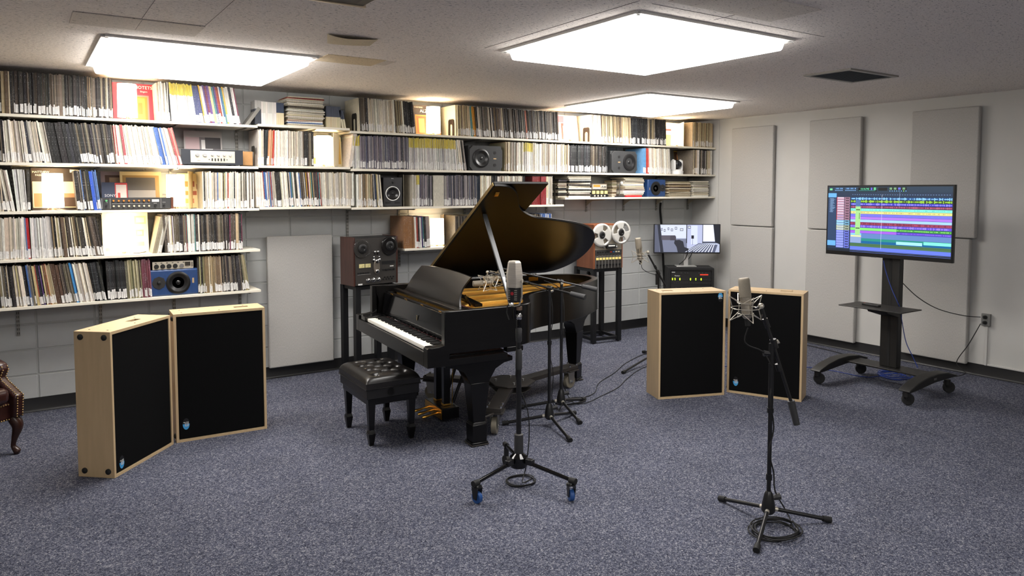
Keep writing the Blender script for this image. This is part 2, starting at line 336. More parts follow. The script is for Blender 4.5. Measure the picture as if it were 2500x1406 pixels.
def upright(x, z0, z1, label):
    t = thing('shelf_upright', label, 'shelf upright', (x, 0, z0), 0, 'slotted shelf uprights on the block wall')
    MB().lohi((-.012, -.014, 0), (.012, -.002, z1-z0)).build('track', steel, t, .001)
    s = MB(); n = int((z1-z0)/.032)
    for i in range(n):
        for e in (-.0055, .0055): s.lohi((e-.002, -.0146, .012+i*.032), (e+.002, -.0135, .030+i*.032))
    s.build('slots', sl_, t)['kind'] = 'stuff'
for x in UA: upright(x, .62 if x < -7 else .72, 2.4, 'slotted steel upright holding the long record shelves')
upright(UC[0], 1.30, 2.38, 'slotted steel upright above the dark wood tape deck'); upright(UC[1], .98, 2.38, 'slotted steel upright ending under the short lamp shelf')
for x in UC[2:]: upright(x, 1.05, 2.38, 'slotted steel upright behind the piano lid')
for x in UD: upright(x, 1.5, 2.38, 'slotted steel upright beside the flat monitor corner')
# ---------------------------------------------------------------- records
PAL = {
 'lt': [(196, 188, 170), (180, 174, 162), (206, 201, 190), (165, 160, 150), (178, 166, 146), (216, 211, 200), (150, 142, 130)],
 'gy': [(186, 184, 180), (170, 168, 164), (200, 198, 192), (150, 148, 148), (176, 172, 166)],
 'dk': [(34, 31, 28), (52, 47, 42), (26, 26, 28), (70, 62, 52), (96, 86, 72), (44, 38, 40), (120, 108, 92)],
 'bw': [(20, 20, 22), (26, 25, 26), (32, 31, 30), (38, 40, 44)],
 'tn': [(150, 132, 102), (176, 158, 124), (124, 106, 80), (196, 182, 152), (90, 76, 58), (160, 150, 120)],
 'pu': [(112, 106, 116), (90, 86, 100), (134, 128, 132), (74, 76, 96), (150, 142, 138), (60, 58, 66)],
 'cl': [(150, 60, 46), (60, 96, 150), (196, 180, 130), (70, 120, 120), (210, 205, 196), (110, 50, 70), (206, 160, 60), (90, 60, 120), (190, 185, 176), (40, 40, 44)],
 'bl': [(66, 98, 158), (90, 122, 176), (180, 180, 184)], 'rd': [(150, 70, 66), (190, 170, 160), (170, 120, 110)],
 'ol': [(130, 126, 92), (156, 148, 112), (100, 96, 74), (176, 168, 136), (52, 46, 38), (40, 36, 34)],
 'mr': [(118, 62, 74), (140, 88, 92), (100, 50, 62)], 'gn': [(176, 196, 160), (200, 204, 184), (150, 60, 60)]}
PAL['lt'] = [tuple(min(238, int(v*1.13)) for v in c) for c in PAL['lt']]; PAL['gy'] = [tuple(min(236, int(v*1.14)) for v in c) for c in PAL['gy']]; PAL['tn'] = [tuple(min(236, int(v*1.08)) for v in c) for c in PAL['tn']]
PAL['mx'] = PAL['lt']*2+PAL['dk']+PAL['cl'][:5]; PAL['ld'] = PAL['lt']*2+PAL['dk'][:4]; PAL['td'] = PAL['tn']+PAL['dk']+PAL['lt'][:3]; PAL['dc'] = PAL['dk']*2+PAL['cl']+PAL['tn'][:2]
def cname(c):
    r, g, b = c; mx, mn = max(c), min(c)
    if mx-mn < 34: return 'black' if mx < 48 else 'charcoal' if mx < 84 else 'grey' if mx < 165 else 'off-white'
    if r == mx and b == mn: return ('yellow' if g > 140 and r-g < 50 and r-b > 70 else 'tan' if g > .62*r else 'rust red') if r > 110 else 'brown'
    if b == mx: return 'purple' if r > g+10 else 'blue'
    if g == mx: return 'green'
    return 'maroon'
RECS = []
def jit(c, a=9): d = R.uniform(-a, a); return tuple(max(8, min(245, v+d+R.uniform(-3, 3))) for v in c)
def seg(key, p0, p1, pal, place, l0=0., l1=None, w=(.0045, .011), h=(.300, .314), st=.85, thick=.06, yel=False, plain=None):
    z = SH[key]; x = sx(p0, z); x1 = sx(p1, z); l1 = l0 if l1 is None else l1; xs = x
    while x < x1-.003:
        ww = R.uniform(*w) if R.random() > thick else R.uniform(.014, .024)
        ww = min(ww, x1-x); t = (x-xs)/max(1e-6, x1-xs)
        c = jit(plain or R.choice(PAL[pal]))
        RECS.append(dict(x=x, w=ww*.965, z=z+.0005, h=R.uniform(*h), lean=l0+(l1-l0)*t, c=c, ct=jit((206, 186, 66)) if yel else None, y=-.372+R.uniform(-.006, .009), st=R.random() < st, sh=R.uniform(.05, .075), s0=R.uniform(.004, .016), place=place))
        x += ww
A = 'A1'; pl = 'on the top shelf beside the red cover'
seg(A, -60, 5, 'dk', pl); seg(A, 5, 26, 'tn', pl, w=(.016, .024), st=.2); seg(A, 26, 60, 'dk', pl, thick=.3, st=.3); seg(A, 60, 120, 'dk', pl, thick=.1); seg(A, 120, 215, 'dk', pl, thick=.12); seg(A, 215, 277, 'td', pl)
pl = 'on the top shelf beside the yellow-topped sleeves'
seg(A, 385, 413, 'lt', pl, 1); seg(A, 413, 417, 'dk', pl, 4, w=(.01, .012)); seg(A, 419, 481, 'gy', 'with a yellow top band under the glowing ceiling light', 3, 7, yel=True, thick=0, w=(.004, .007)); 
seg(A, 481, 500, 'bl', 'in a navy pair on the top shelf', 9, w=(.029, .031), plain=(62, 68, 104), thick=0, st=1); seg(A, 500, 587, 'cl', 'at the end of the top shelf', 9, thick=.35, w=(.008, .014))
A = 'A2'; pl = 'on the shelf left of the silver preamplifier'
seg(A, -60, 8, 'dk', pl, 2); seg(A, 8, 14, 'bw', pl, 2, w=(.015, .02)); seg(A, 14, 72, 'lt', pl, 2, 5); seg(A, 72, 80, 'bw', pl, 6, w=(.02, .026)); seg(A, 80, 104, 'lt', pl, 6); seg(A, 104, 109, 'bw', pl, 7, w=(.014, .018)); seg(A, 109, 127, 'lt', pl, 8)
seg(A, 127, 196, 'bw', 'in the plain black row left of the preamplifier', 9, 8, w=(.018, .026), thick=0, st=0); seg(A, 196, 285, 'dk', pl, 8, 5, thick=.4, w=(.01, .016)); seg(A, 285, 305, 'gn', pl, 4, 6); seg(A, 305, 312, 'rd', pl, 6, plain=(150, 70, 72), w=(.02, .024)); seg(A, 312, 395, 'lt', pl, 7, 9); seg(A, 395, 416, 'bl', pl, 11); seg(A, 416, 446, 'rd', pl, 13)
A = 'A3'; pl = 'on the shelf left of the mixer with orange knobs'
seg(A, -60, 10, 'lt', pl, 3); seg(A, 10, 18, 'bw', pl, 8, w=(.014, .02)); seg(A, 18, 38, 'lt', pl, 8); seg(A, 42, 68, 'gy', pl, 4, 2); seg(A, 68, 76, 'dk', pl, 0)
pl = 'between the dark cover and the mixer with orange knobs'
seg(A, 190, 222, 'dc', pl, 4, 5, thick=.3); seg(A, 222, 230, 'bw', pl, 6, w=(.024, .026)); seg(A, 230, 238, 'bl', pl, 6, plain=(52, 88, 190), w=(.024, .026), st=0); seg(A, 238, 248, 'bl', pl, 6)
seg(A, 496, 560, 'mx', 'on the shelf end beside the glowing lamp and tan cover', 0, -1); seg(A, 560, 620, 'ld', 'on the shelf end beside the glowing lamp and tan cover', -1, 0)
A = 'A4'; pl = 'left of the cream drawing cover'
seg(A, -60, 14, 'lt', pl); seg(A, 14, 26, 'ld', pl, thick=.6); seg(A, 26, 62, 'lt', pl, thick=.3); seg(A, 36, 72, 'cl', pl, thick=.8) if 0 else seg(A, 62, 70, 'bl', pl, 2); seg(A, 70, 77, 'rd', pl, 2, plain=(186, 34, 36), w=(.018, .022)); seg(A, 78, 134, 'gy', pl, 1, 3); seg(A, 134, 228, 'td', pl, 3, 7); seg(A, 228, 255, 'dk', pl, 8, 10, thick=.3)
pl = 'right of the cream drawing cover'
seg(A, 372, 384, 'lt', pl, -13, w=(.010, .014), plain=(150, 138, 118), st=0); seg(A, 384, 394, 'lt', pl, -12); seg(A, 404, 416, 'dk', pl, 3, thick=.6); seg(A, 416, 428, 'cl', pl, 2, thick=.5); seg(A, 428, 455, 'dk', pl, 1, thick=.3); seg(A, 455, 490, 'mx', pl, 1); seg(A, 490, 560, 'dk', pl, 1, thick=.2); seg(A, 560, 593, 'dc', pl, 0, thick=.2)
A = 'A5'; pl = 'on the lowest long shelf left of the blue speaker'
seg(A, -60, 48, 'td', pl, 2, 4); seg(A, 48, 92, 'mx', pl, 5, 6); seg(A, 92, 128, 'cl', pl, 6, 7, thick=.2); seg(A, 128, 140, 'tn', pl, 8); seg(A, 140, 160, 'tn', pl, 8, plain=(84, 62, 48), w=(.03, .034), thick=0); seg(A, 160, 188, 'dk', pl, 8); seg(A, 188, 196, 'bl', pl, 9, plain=(56, 132, 190), w=(.012, .014)); seg(A, 196, 232, 'lt', pl, 9); seg(A, 232, 256, 'bw', pl, 8, thick=.6); seg(A, 256, 262, 'ol', pl, 9)
seg(A, 264, 312, 'bw', pl, 2, 3, thick=.5, w=(.011, .015), st=1); seg(A, 312, 350, 'ol', pl, 3); seg(A, 350, 372, 'mr', pl, 2)
pl = 'right of the blue speaker on the lowest long shelf'
seg(A, 485, 500, 'ol', pl, 1); seg(A, 500, 545, 'tn', pl, 1, 2); seg(A, 545, 596, 'dk', pl, 2, 4, thick=.2); seg(A, 596, 610, 'ol', pl, 6, 8)
A = 'B2'; pl = 'on the short shelf left of the pale leaning sleeves'
seg(A, 630, 645, 'lt', pl, -1); seg(A, 645, 652, 'bw', pl, -3, w=(.016, .02)); seg(A, 652, 664, 'cl', pl, -3, plain=(206, 150, 110)); seg(A, 664, 669, 'rd', pl, -3, plain=(190, 58, 44)); seg(A, 669, 740, 'lt', pl, -1, 0); seg(A, 740, 752, 'dk', pl, 0, thick=.5); seg(A, 752, 767, 'dk', pl, 0, thick=.9)
seg(A, 851, 862, 'lt', pl, -9)
A = 'B3'; pl = 'on the short shelf above the grey wall panel'
seg(A, 626, 645, 'lt', pl, 1, plain=(214, 206, 190), w=(.02, .026)); seg(A, 645, 668, 'cl', pl, 3); seg(A, 668, 678, 'lt', pl, 3); seg(A, 678, 690, 'bw', pl, 5, plain=(38, 34, 32), w=(.034, .036)); seg(A, 690, 735, 'mx', pl, 3, 4); seg(A, 735, 785, 'dc', pl, 4, 3); seg(A, 785, 866, 'lt', pl, 2, 0)
A = 'C1'; pl = 'on the top shelf left of the dark and orange cover'
seg(A, 874, 879, 'lt', pl, 1, plain=(214, 204, 180), st=0, w=(.012, .014), thick=0); seg(A, 879, 900, 'dk', pl, 2); seg(A, 900, 965, 'lt', pl, 3); seg(A, 965, 990, 'td', pl, 4); seg(A, 990, 1014, 'bw', pl, 5)
pl = 'on the top shelf left of the pink cover'
seg(A, 1113, 1119, 'lt', pl, 1, plain=(226, 214, 184), st=0, w=(.016, .018), thick=0); seg(A, 1119, 1150, 'tn', pl, 1, 3); seg(A, 1150, 1156, 'cl', pl, 4, plain=(90, 140, 136)); seg(A, 1156, 1164, 'cl', pl, 6, plain=(206, 144, 30)); seg(A, 1164, 1232, 'td', pl, 5); seg(A, 1232, 1284, 'dk', pl, 5); seg(A, 1284, 1290, 'rd', pl, 6, plain=(170, 96, 76)); seg(A, 1290, 1364, 'dk', pl, 5, 3)
pl = 'on the top shelf close to the corner'
seg(A, 1444, 1449, 'lt', pl, 2, plain=(226, 214, 184), st=0, w=(.016, .018), thick=0); seg(A, 1449, 1470, 'gy', pl, 4); seg(A, 1470, 1542, 'tn', pl, 3); seg(A, 1542, 1580, 'bw', pl, 1, thick=.3); seg(A, 1580, 1598, 'td', pl, 1); seg(A, 1598, 1626, 'bw', pl, 2); seg(A, 1690, 1739, 'tn', pl, 0)
A = 'C2'; pl = 'on the second shelf left of a dark grey speaker'
seg(A, 862, 880, 'gy', 'with a yellow band beside the dark grey speaker', 0, yel=True, thick=0); seg(A, 880, 998, 'pu', pl, 1); seg(A, 998, 1012, 'gy', 'with a yellow band beside the dark grey speaker', 0, yel=True); seg(A, 1012, 1115, 'gy', 'with a yellow band beside the dark grey speaker', 1, 4, yel=True, thick=0); seg(A, 1115, 1139, 'ld', pl, 6, 8)
pl = 'between the two dark grey speakers'
seg(A, 1232, 1246, 'tn', pl, 0); seg(A, 1246, 1278, 'lt', pl, 0); seg(A, 1278, 1300, 'gy', 'with a yellow band between the two dark grey speakers', 0, yel=True, thick=0); seg(A, 1300, 1372, 'lt', pl, 0); seg(A, 1372, 1390, 'td', pl, 0); seg(A, 1390, 1441, 'bw', pl, 0, thick=.6); seg(A, 1441, 1481, 'dk', pl, 0)
pl = 'right of a dark grey speaker close to the corner'
seg(A, 1569, 1577, 'bl', pl, 1, plain=(96, 150, 196), w=(.03, .034)); seg(A, 1577, 1585, 'rd', pl, 2, plain=(172, 60, 48), w=(.03, .034)); seg(A, 1585, 1638, 'lt', pl, 2, 4); seg(A, 1692, 1737, 'td', pl, 0, thick=.1)
A = 'C3'; pl = 'on the shelf left of the small black monitor'
seg(A, 872, 884, 'lt', pl, 0); seg(A, 884, 912, 'tn', pl, 0); seg(A, 912, 936, 'mx', pl, 2, 5)
pl = 'on the shelf behind the raised piano lid'
seg(A, 1006, 1016, 'lt', pl, 0); seg(A, 1016, 1024, 'gy', pl, 0, yel=True); seg(A, 1024, 1056, 'pu', pl, 0); seg(A, 1058, 1084, 'lt', pl, 0, plain=(190, 184, 168), w=(.17, .18), thick=0, st=0); seg(A, 1084, 1164, 'pu', pl, 1); seg(A, 1164, 1172, 'bl', pl, 0, plain=(34, 46, 62), w=(.03, .034), st=0); seg(A, 1172, 1200, 'lt', pl, 0); seg(A, 1200, 1214, 'bw', pl, 0); seg(A, 1214, 1276, 'lt', pl, 0); seg(A, 1276, 1282, 'dk', pl, 0)
seg(A, 1300, 1333, 'rd', pl, 0, plain=(120, 14, 18), w=(.10, .12), thick=0, st=0); seg(A, 1333, 1349, 'lt', pl, 0)
A = 'C4'; pl = 'on the short lamp shelf behind the piano'
seg(A, 986, 1014, 'tn', pl, 0, plain=(140, 100, 62), w=(.10, .12), thick=0, st=0); seg(A, 1014, 1036, 'cl', pl, 2, w=(.012, .02)); seg(A, 1036, 1042, 'bw', pl, 3, w=(.03, .03)); seg(A, 1042, 1052, 'pu', pl, 3, plain=(140, 128, 122), w=(.02, .024)); seg(A, 1112, 1160, 'dk', pl, 1); seg(A, 1160, 1230, 'ld', pl, 0); seg(A, 1230, 1320, 'dk', pl, 0); seg(A, 1320, 1346, 'bl', pl, 0)
def rec_geom(b, r, st, ox=0., oy=0., oz=0., only=None):
    sh = math.tan(math.radians(r['lean'])); w, h = r['w'], r['h']*math.cos(math.radians(r['lean'])); x0, y0, z0 = r['x']-ox, r['y']-oy, r['z']-oz; d = .312
    P = lambda x, y, z: (x0+x-sh*z, y0+y, z0+z); c = lin(r['c']); ct = lin(r['ct']) if r['ct'] else c; hs = h*.70; pg = tuple(min(1, v*1.1+.03) for v in c)
    if only != 'st':
        vs = [P(0, 0, 0), P(w, 0, 0), P(w, 0, hs), P(0, 0, hs), P(w, 0, h), P(0, 0, h), P(0, d, 0), P(w, d, 0), P(w, d, h), P(0, d, h)]
        for f, cc in (((0, 1, 2, 3), c), ((3, 2, 4, 5), ct), ((1, 7, 8, 4, 2), pg), ((6, 0, 3, 5, 9), pg), ((5, 4, 8, 9), ct), ((7, 6, 9, 8), c), ((6, 7, 1, 0), c)):
            b.add([vs[i] for i in f], [tuple(range(len(f)))], None, cc)
    if only != 'body' and st:
        e = .0007; a, z = r['s0'], r['s0']+r['sh']; cw = lin((232, 230, 226)); q = [P(w*.06, -e, a), P(w*.94, -e, a), P(w*.94, -e, z), P(w*.06, -e, z), P(w*.06, .0005, a), P(w*.94, .0005, a), P(w*.94, .0005, z), P(w*.06, .0005, z)]
        b.add(q, [(0, 1, 2, 3), (4, 7, 6, 5), (0, 4, 5, 1), (1, 5, 6, 2), (2, 6, 7, 3), (3, 7, 4, 0)], None, cw)
vinyl = vmat('record_spines', .55, letter=True)
for r in RECS: r['px'] = r['w']/((Vector((r['x'], r['y'], r['z']))-CAM).length)
fat = sorted([r for r in RECS if r['w'] >= .0128], key=lambda r: -r['px']); thin = sorted([r for r in RECS if r['w'] < .0128], key=lambda r: -r['px'])
single = set(id(r) for r in fat[:300]+thin[:300]); NB = NT = 0
stuff = MB()
for r in RECS:
    if id(r) in single:
        b = MB(); rec_geom(b, r, False, r['x'], r['y'], r['z'], 'body'); big = r['w'] >= .0128
        o = b.build('record_box_set' if big else 'record_sleeve', vinyl, None, 0, 30, (r['x'], r['y'], r['z']))
        cn = cname(r['c']); ar = 'thick ' if big else 'thin '
        if r['ct']: cn = 'pale grey'
        tag(o, '%s%s %s %s' % (ar, cn, 'record box set' if big else 'record sleeve', r['place']), 'record set' if big else 'record', ('record box sets ' if big else 'record sleeves ')+r['place'])
        if r['st']:
            b = MB(); rec_geom(b, r, True, r['x'], r['y'], r['z'], 'st'); b.build('call_number_label', vinyl, o)
    else: rec_geom(stuff, r, r['st'])
tag(stuff.build('record_collection', vinyl), 'remaining thin record sleeves filling every wall shelf', 'records', None, 'stuff')
# ---------------------------------------------------------------- sleeves shown face-out
flat = vmat('printed_cover', .45)
def cover(key, px0, Y, label, bg, quads=(), size=.312, lean=8, zoff=0., rz=0., texts=()):
    z = SH[key]; x = sx(px0, z, Y); b = MB(); t = .004; M = Matrix.Identity(4)
    b.box((size/2, t/2, size/2), (size, t, size), None, lin(bg))
    for i, (x0, y0, x1, y1, c) in enumerate(quads):
        e = -.0002-.00012*i
        b.quad((x0*size, e, y0*size), (x1*size, e, y0*size), (x1*size, e, y1*size), (x0*size, e, y1*size), lin(c))
    o = b.build('album_cover', flat, None, 0, 30, (x, Y, z+.0006+zoff), (math.radians(-lean), 0, rz)); tag(o, label, 'record cover')
    for s, tx, ty, h, c in texts: letters(s, h*size, mat('ink_%s' % c, c, .5), o, (tx*size, -.003, ty*size), FRONT)
    return o
cover('A1', 278, -.20, 'red motets record cover standing behind a lamp', (196, 44, 62), [(.30, .0, .84, .70, (206, 110, 100)), (.34, .0, .80, .66, (176, 112, 40)), (.38, .02, .74, .62, (206, 150, 60)), (.58, .2, .68, .5, (170, 104, 40))], texts=(('MOTETS', .50, .87, .115, 'F2E6D8'), ('Singers', .64, .78, .06, 'F2D0C8')))
cover('A2', 452, -.10, 'record cover with a pale photograph behind the silver preamplifier', (176, 170, 166), [(.04, .0, .96, .82, (120, 112, 112)), (.04, .3, .4, .82, (186, 160, 160)), (.45, .35, .75, .75, (220, 216, 212)), (.55, .5, .96, .82, (60, 56, 58))])
cover('A3', 79, -.19, 'dark record cover with a framed pale picture behind a lamp', (44, 34, 28), [(.02, .06, .90, .68, (206, 186, 152)), (.04, .08, .88, .4, (150, 112, 78)), (.6, .08, .88, .3, (70, 52, 40)), (.78, .90, .96, .97, (230, 226, 214))], size=.33, texts=(('MATTHEW', .02, .88, .07, 'E8E0D0'), ('PASSION', .08, .81, .06, 'E8E0D0')))
cover('A3', 249, -.08, 'dusky mauve record cover standing at the back behind the mixer', (150, 130, 132), [(.1, .66, .52, .9, (92, 66, 52)), (.2, .7, .44, .84, (170, 140, 110))])
cover('A3', 296, -.12, 'cream bordered record cover with shiny dark picture behind the mixer', (206, 186, 138), [(.06, 0, .94, .90, (150, 120, 70)), (.14, 0, .84, .84, (84, 80, 76)), (.14, 0, .84, .5, (150, 146, 142))])
cover('A3', 250, -.17, 'blue and red diagram record cover propped behind the mixer', (50, 60, 84), [(.5, 0, .98, .98, (196, 58, 50)), (.54, .1, .94, .9, (222, 210, 200)), (.6, .3, .7, .55, (196, 58, 50))], size=.19, zoff=.03, texts=(('SONY', .1, .38, .16, 'E8E8E8'),))
cover('A3', 436, -.16, 'pale sleeve with rust brown figures beside a glowing lamp', (232, 206, 150), [(.15, .62, .45, .78, (176, 92, 56)), (.2, .38, .5, .5, (176, 92, 56)), (.12, .15, .42, .28, (196, 120, 80)), (.5, .55, .6, .7, (150, 80, 50))], size=.30)
cover('A4', 252, -.19, 'cream record cover with ornamental line drawing behind a lamp', (236, 226, 196), [(.7, .70, .96, .9, (214, 190, 150)), (.74, .74, .92, .86, (236, 226, 196)), (.72, .40, .9, .56, (214, 190, 150)), (.76, .44, .86, .52, (236, 226, 196)), (.7, .16, .9, .26, (214, 190, 150)), (.06, .06, .18, .14, (220, 196, 156))], size=.335)
cover('B2', 763, -.20, 'cream and orange record cover standing behind the short shelf lamp', (240, 226, 176), [(.02, .05, .96, .96, (246, 236, 206)), (.85, .1, .96, .95, (226, 186, 90)), (.04, .1, .2, .3, (200, 120, 50))], size=.29, texts=(('N', .3, .03, .12, '6A3A1A'),))
cover('C1', 1011, -.20, 'black record cover with orange figures behind a lamp', (36, 24, 20), [(.08, .04, .98, .68, (206, 120, 40)), (.12, .06, .94, .64, (150, 76, 26)), (.2, .1, .4, .56, (232, 164, 70)), (.5, .2, .8, .4, (232, 164, 70))], texts=(('CARMINA', .06, .90, .07, 'E8DCC8'), ('ALZIRA', .26, .76, .15, 'F2EBDD')))
cover('C1', 1361, -.20, 'pink and cream record cover beside a lamp under the far ceiling light', (232, 196, 176), [(.05, .72, .5, .97, (206, 90, 110)), (.22, .1, .5, .7, (190, 60, 60)), (.3, .2, .42, .6, (232, 196, 176))])
cover('C1', 1622, -.20, 'cream record cover with red band and orange picture next to the corner', (240, 226, 190), [(0, .66, 1, .74, (176, 40, 44)), (.04, .05, .5, .5, (206, 150, 80))])
cover('C2', 1650, -.13, 'yellow and black portrait record cover behind the white camera', (206, 168, 70), [(0, 0, .5, .96, (70, 46, 34)), (.15, .5, .4, .85, (206, 140, 70)), (.5, .2, .75, .7, (150, 76, 40))])
cover('C2', 1672, -.22, 'grey and beige brochure standing beside the white camera', (176, 168, 150), [(0, 0, 1, .62, (74, 80, 84)), (.2, .1, .5, .5, (40, 40, 44))], size=.27)
o = cover('A3', 462, -.36, 'plain yellowed sleeve set edge-on between lamp and records', (236, 206, 146), rz=math.radians(72), lean=0)
o = cover('B2', 815, -.35, 'cream sleeve leaning edge-on beside the short shelf lamp', (246, 236, 208), [(.84, .8, .99, .96, (60, 110, 80))], rz=math.radians(56), lean=0)
o = cover('C1', 1669, -.31, 'cream folder set edge-on with small sticker next to the corner', (240, 228, 196), [(.5, .7, .72, .88, (150, 110, 110))], rz=math.radians(60), lean=0)
o = cover('C3', 986, -.36, 'grey sleeve with yellow edge leaning beside the small black monitor', (150, 144, 126), [(.94, .1, 1, 1, (196, 190, 60))], rz=math.radians(66), lean=0)
o = cover('C4', 1083, -.34, 'brown folder set edge-on beside the lamp behind the piano lid', (166, 146, 116), rz=math.radians(60), lean=0, size=.32)
# ---------------------------------------------------------------- shelf lamps
shade_m = mat('lamp_shade_glow', (255, 240, 214), .8, emit=(255, 238, 208), es=LAMP_E); bulb_m = mat('bulb_glow', (255, 240, 214), .5, emit=(255, 234, 200), es=200.); lw = mat('lamp_wire', (58, 52, 46), .5)
def lamp(key, pc, Y, label, s=1.):
    z = SH[key]; x = sx(pc, z, Y); t = thing('shelf_lamp', label, 'lamp', (x, Y, z))
    b = MB(); n = 28; r0, r1, zb, zt = .072*s, .069*s, .022, .022+.262*s
    pr_ = [(r0, zb), (r1, zt), (r1-.003, zt), (r0-.003, zb)]; ring_ = lambda r_, z_: [(r_*math.cos(2*math.pi*i/n), r_*math.sin(2*math.pi*i/n), z_) for i in range(n)]
    b.add(sum((ring_(*p) for p in pr_), []), [(k*n+i, k*n+(i+1) % n, ((k+1) % 4)*n+(i+1) % n, ((k+1) % 4)*n+i) for k in range(4) for i in range(n)]); b.build('shade', shade_m, t)
    MB().sphere((0, 0, zt-.075), .028, 14, (1, 1, 1.25)).build('bulb', bulb_m, t); MB().cyl((0, 0, .05), (0, 0, zt-.105), .006).build('stem', lw, t)
    for k in range(3):
        a = 2*math.pi*k/3+.4; MB().tube([(.03*math.cos(a), .03*math.sin(a), .03), (.055*math.cos(a), .055*math.sin(a), .001)], .0025, 6).build('foot', lw, t)
    MB().cyl((0, 0, .001), (0, 0, .05), .012, .014).build('socket', lw, t)
    c = MB().tube(catmull([(.01, 0, .012), (.09, -.03, .004), (.16, .06, .004), (.2, .2, .004)], 5), .0028, 6); c.build('cord', lw, t)
for a in (('A1', 312, -.29, 'glowing lamp in front of the red motets cover'), ('A3', 131, -.28, 'glowing lamp in front of the dark framed cover'), ('A3', 430, -.27, 'glowing lamp beside the mixer with orange knobs'), ('A4', 303, -.27, 'glowing lamp in front of the cream drawing cover'), ('B2', 791, -.28, 'glowing lamp on the short shelf between pale sleeves'), ('C1', 1058, -.29, 'glowing lamp in front of the black and orange cover'), ('C1', 1391, -.28, 'glowing lamp beside the pink and cream cover'), ('C1', 1652, -.28, 'glowing lamp nearest the corner beside a cream folder'), ('C4', 1067, -.28, 'glowing lamp on the short shelf behind the piano lid')): lamp(*a)
# ---------------------------------------------------------------- equipment on the shelves
blk = mat('black_plastic', (22, 22, 23), .45); dgr = mat('dark_grey_panel', (52, 52, 52), .5, noise=(80, .08)); slv = mat('silver_panel', (206, 200, 184), .35, .5); chrome = mat('chrome', (200, 200, 200), .18, 1.)
cone = mat('speaker_cone', (26, 26, 27), .3); rubber = mat('rubber', (16, 16, 16), .7); wht = mat('white_plastic', (226, 226, 224), .4); inkw = mat('ink_white', (220, 220, 216), .6); wood = mat('walnut_end', (92, 52, 34), .45, noise=((60, 8, 8), .25))
def disc(b, c, r, d=.004, n=20, r2=None): return b.cyl((c[0], c[1], c[2]), (c[0], c[1]-d, c[2]), r, r2 if r2 is not None else r, n)
def driver(t, c, r, dust=True, m=cone):
    b = MB(); M = T(*c) @ Rm('X', 90)
    b.lathe([(r*1.12, 0), (r*1.12, .006), (r, .009), (r*.9, .011), (r*.82, .008), (r*.3, -.008), (r*.28, -.006), (r*.2, .002), (0, .006)], 28, M); return b.build('driver', m, t)
# silver preamplifier
t = thing('preamplifier', 'silver faced preamplifier with black rack ears on a wall shelf', 'preamplifier', (sx(521, 1.967), -.355, SH['A2']))
MB().lohi((-.2, .004, .012), (.2, .26, .132)).build('body', blk, t); MB().lohi((-.245, 0, .01), (.245, .004, .135)).build('rack_panel', mat('rack_black', (30, 34, 42), .5), t)
MB().lohi((-.175, -.004, .026), (.178, 0, .124)).build('face_plate', slv, t, .001)
for u, zz, r in ((-.122, .09, .016), (-.064, .09, .016), (-.006, .092, .010), (.042, .092, .010), (.09, .092, .010), (.138, .09, .010)): disc(MB(), (u, -.004, zz), r, .014, 20, r*.9).build('knob', chrome, t)
for u in (-.006, .018, .042, .066, .09): MB().box((u, -.006, .052), (.009, .006, .022)).build('lever_switch', blk, t)
for u in (-.03, .113): disc(MB(), (u, -.004, .052), .004, .003).build('jack', blk, t)
letters('LINEAR', .008, blk, t, (-.125, -.0045, .04), FRONT)
for u in (-.17, .17): MB().lohi((u-.02, .02, 0), (u+.02, .2, .012)).build('foot', rubber, t)
tag(MB().lohi((-.05, -.02, 0), (.05, .02, .13)).build('cardboard_box', mat('cardboard', (176, 132, 84), .8, noise=(30, .08)), None, .002, 40, (sx(603, 1.967, -.3), -.28, SH['A2']+.0005)), 'small brown cardboard box beside the silver preamplifier', 'box')
# mixer with orange knobs
t = thing('tape_mixer', 'dark grey rack mixer with rows of orange and cream knobs', 'mixer', (sx(332, 1.607), -.35, SH['A3']))
MB().lohi((-.262, .003, .006), (.262, .24, .095)).build('body', blk, t); MB().lohi((-.262, 0, .006), (.262, .003, .095)).build('face_plate', dgr, t)
for u in (-.27, .27): MB().lohi((u-.01, -.006, .004), (u+.01, .24, .1)).build('wood_end', wood, t, .002)
orange = mat('orange_knob', (214, 130, 50), .4); cream = mat('cream_knob', (206, 196, 170), .4)
for i in range(8):
    u = -.155+i*.036; disc(MB(), (u, 0, .072), .007, .014, 14).build('orange_knob', orange, t); disc(MB(), (u, 0, .030), .007, .014, 14).build('cream_knob', cream, t)
disc(MB(), (-.205, 0, .073), .008, .013, 14).build('green_knob', mat('green_knob', (96, 170, 110), .4), t)
for u in (-.205, .145, .208): disc(MB(), (u, 0, .033), .010 if u == .145 else .007, .014, 16).build('black_knob', rubber, t)
MB().lohi((.12, -.002, .062), (.172, 0, .082)).build('name_plate', inkw, t)
for u in (-.235, -.178, .186): MB().lohi((u-.0006, -.001, .01), (u+.0006, 0, .09)).build('panel_line', inkw, t)
for s_, u, zz in (('POWER', -.217, .056), ('MASTER', .133, .048), ('PHONES', .197, .056)): letters(s_, .006, inkw, t, (u, -.0006, zz), FRONT)
MB().lohi((-.165, -.001, .050), (.105, 0, .0512)).build('panel_line', inkw, t)
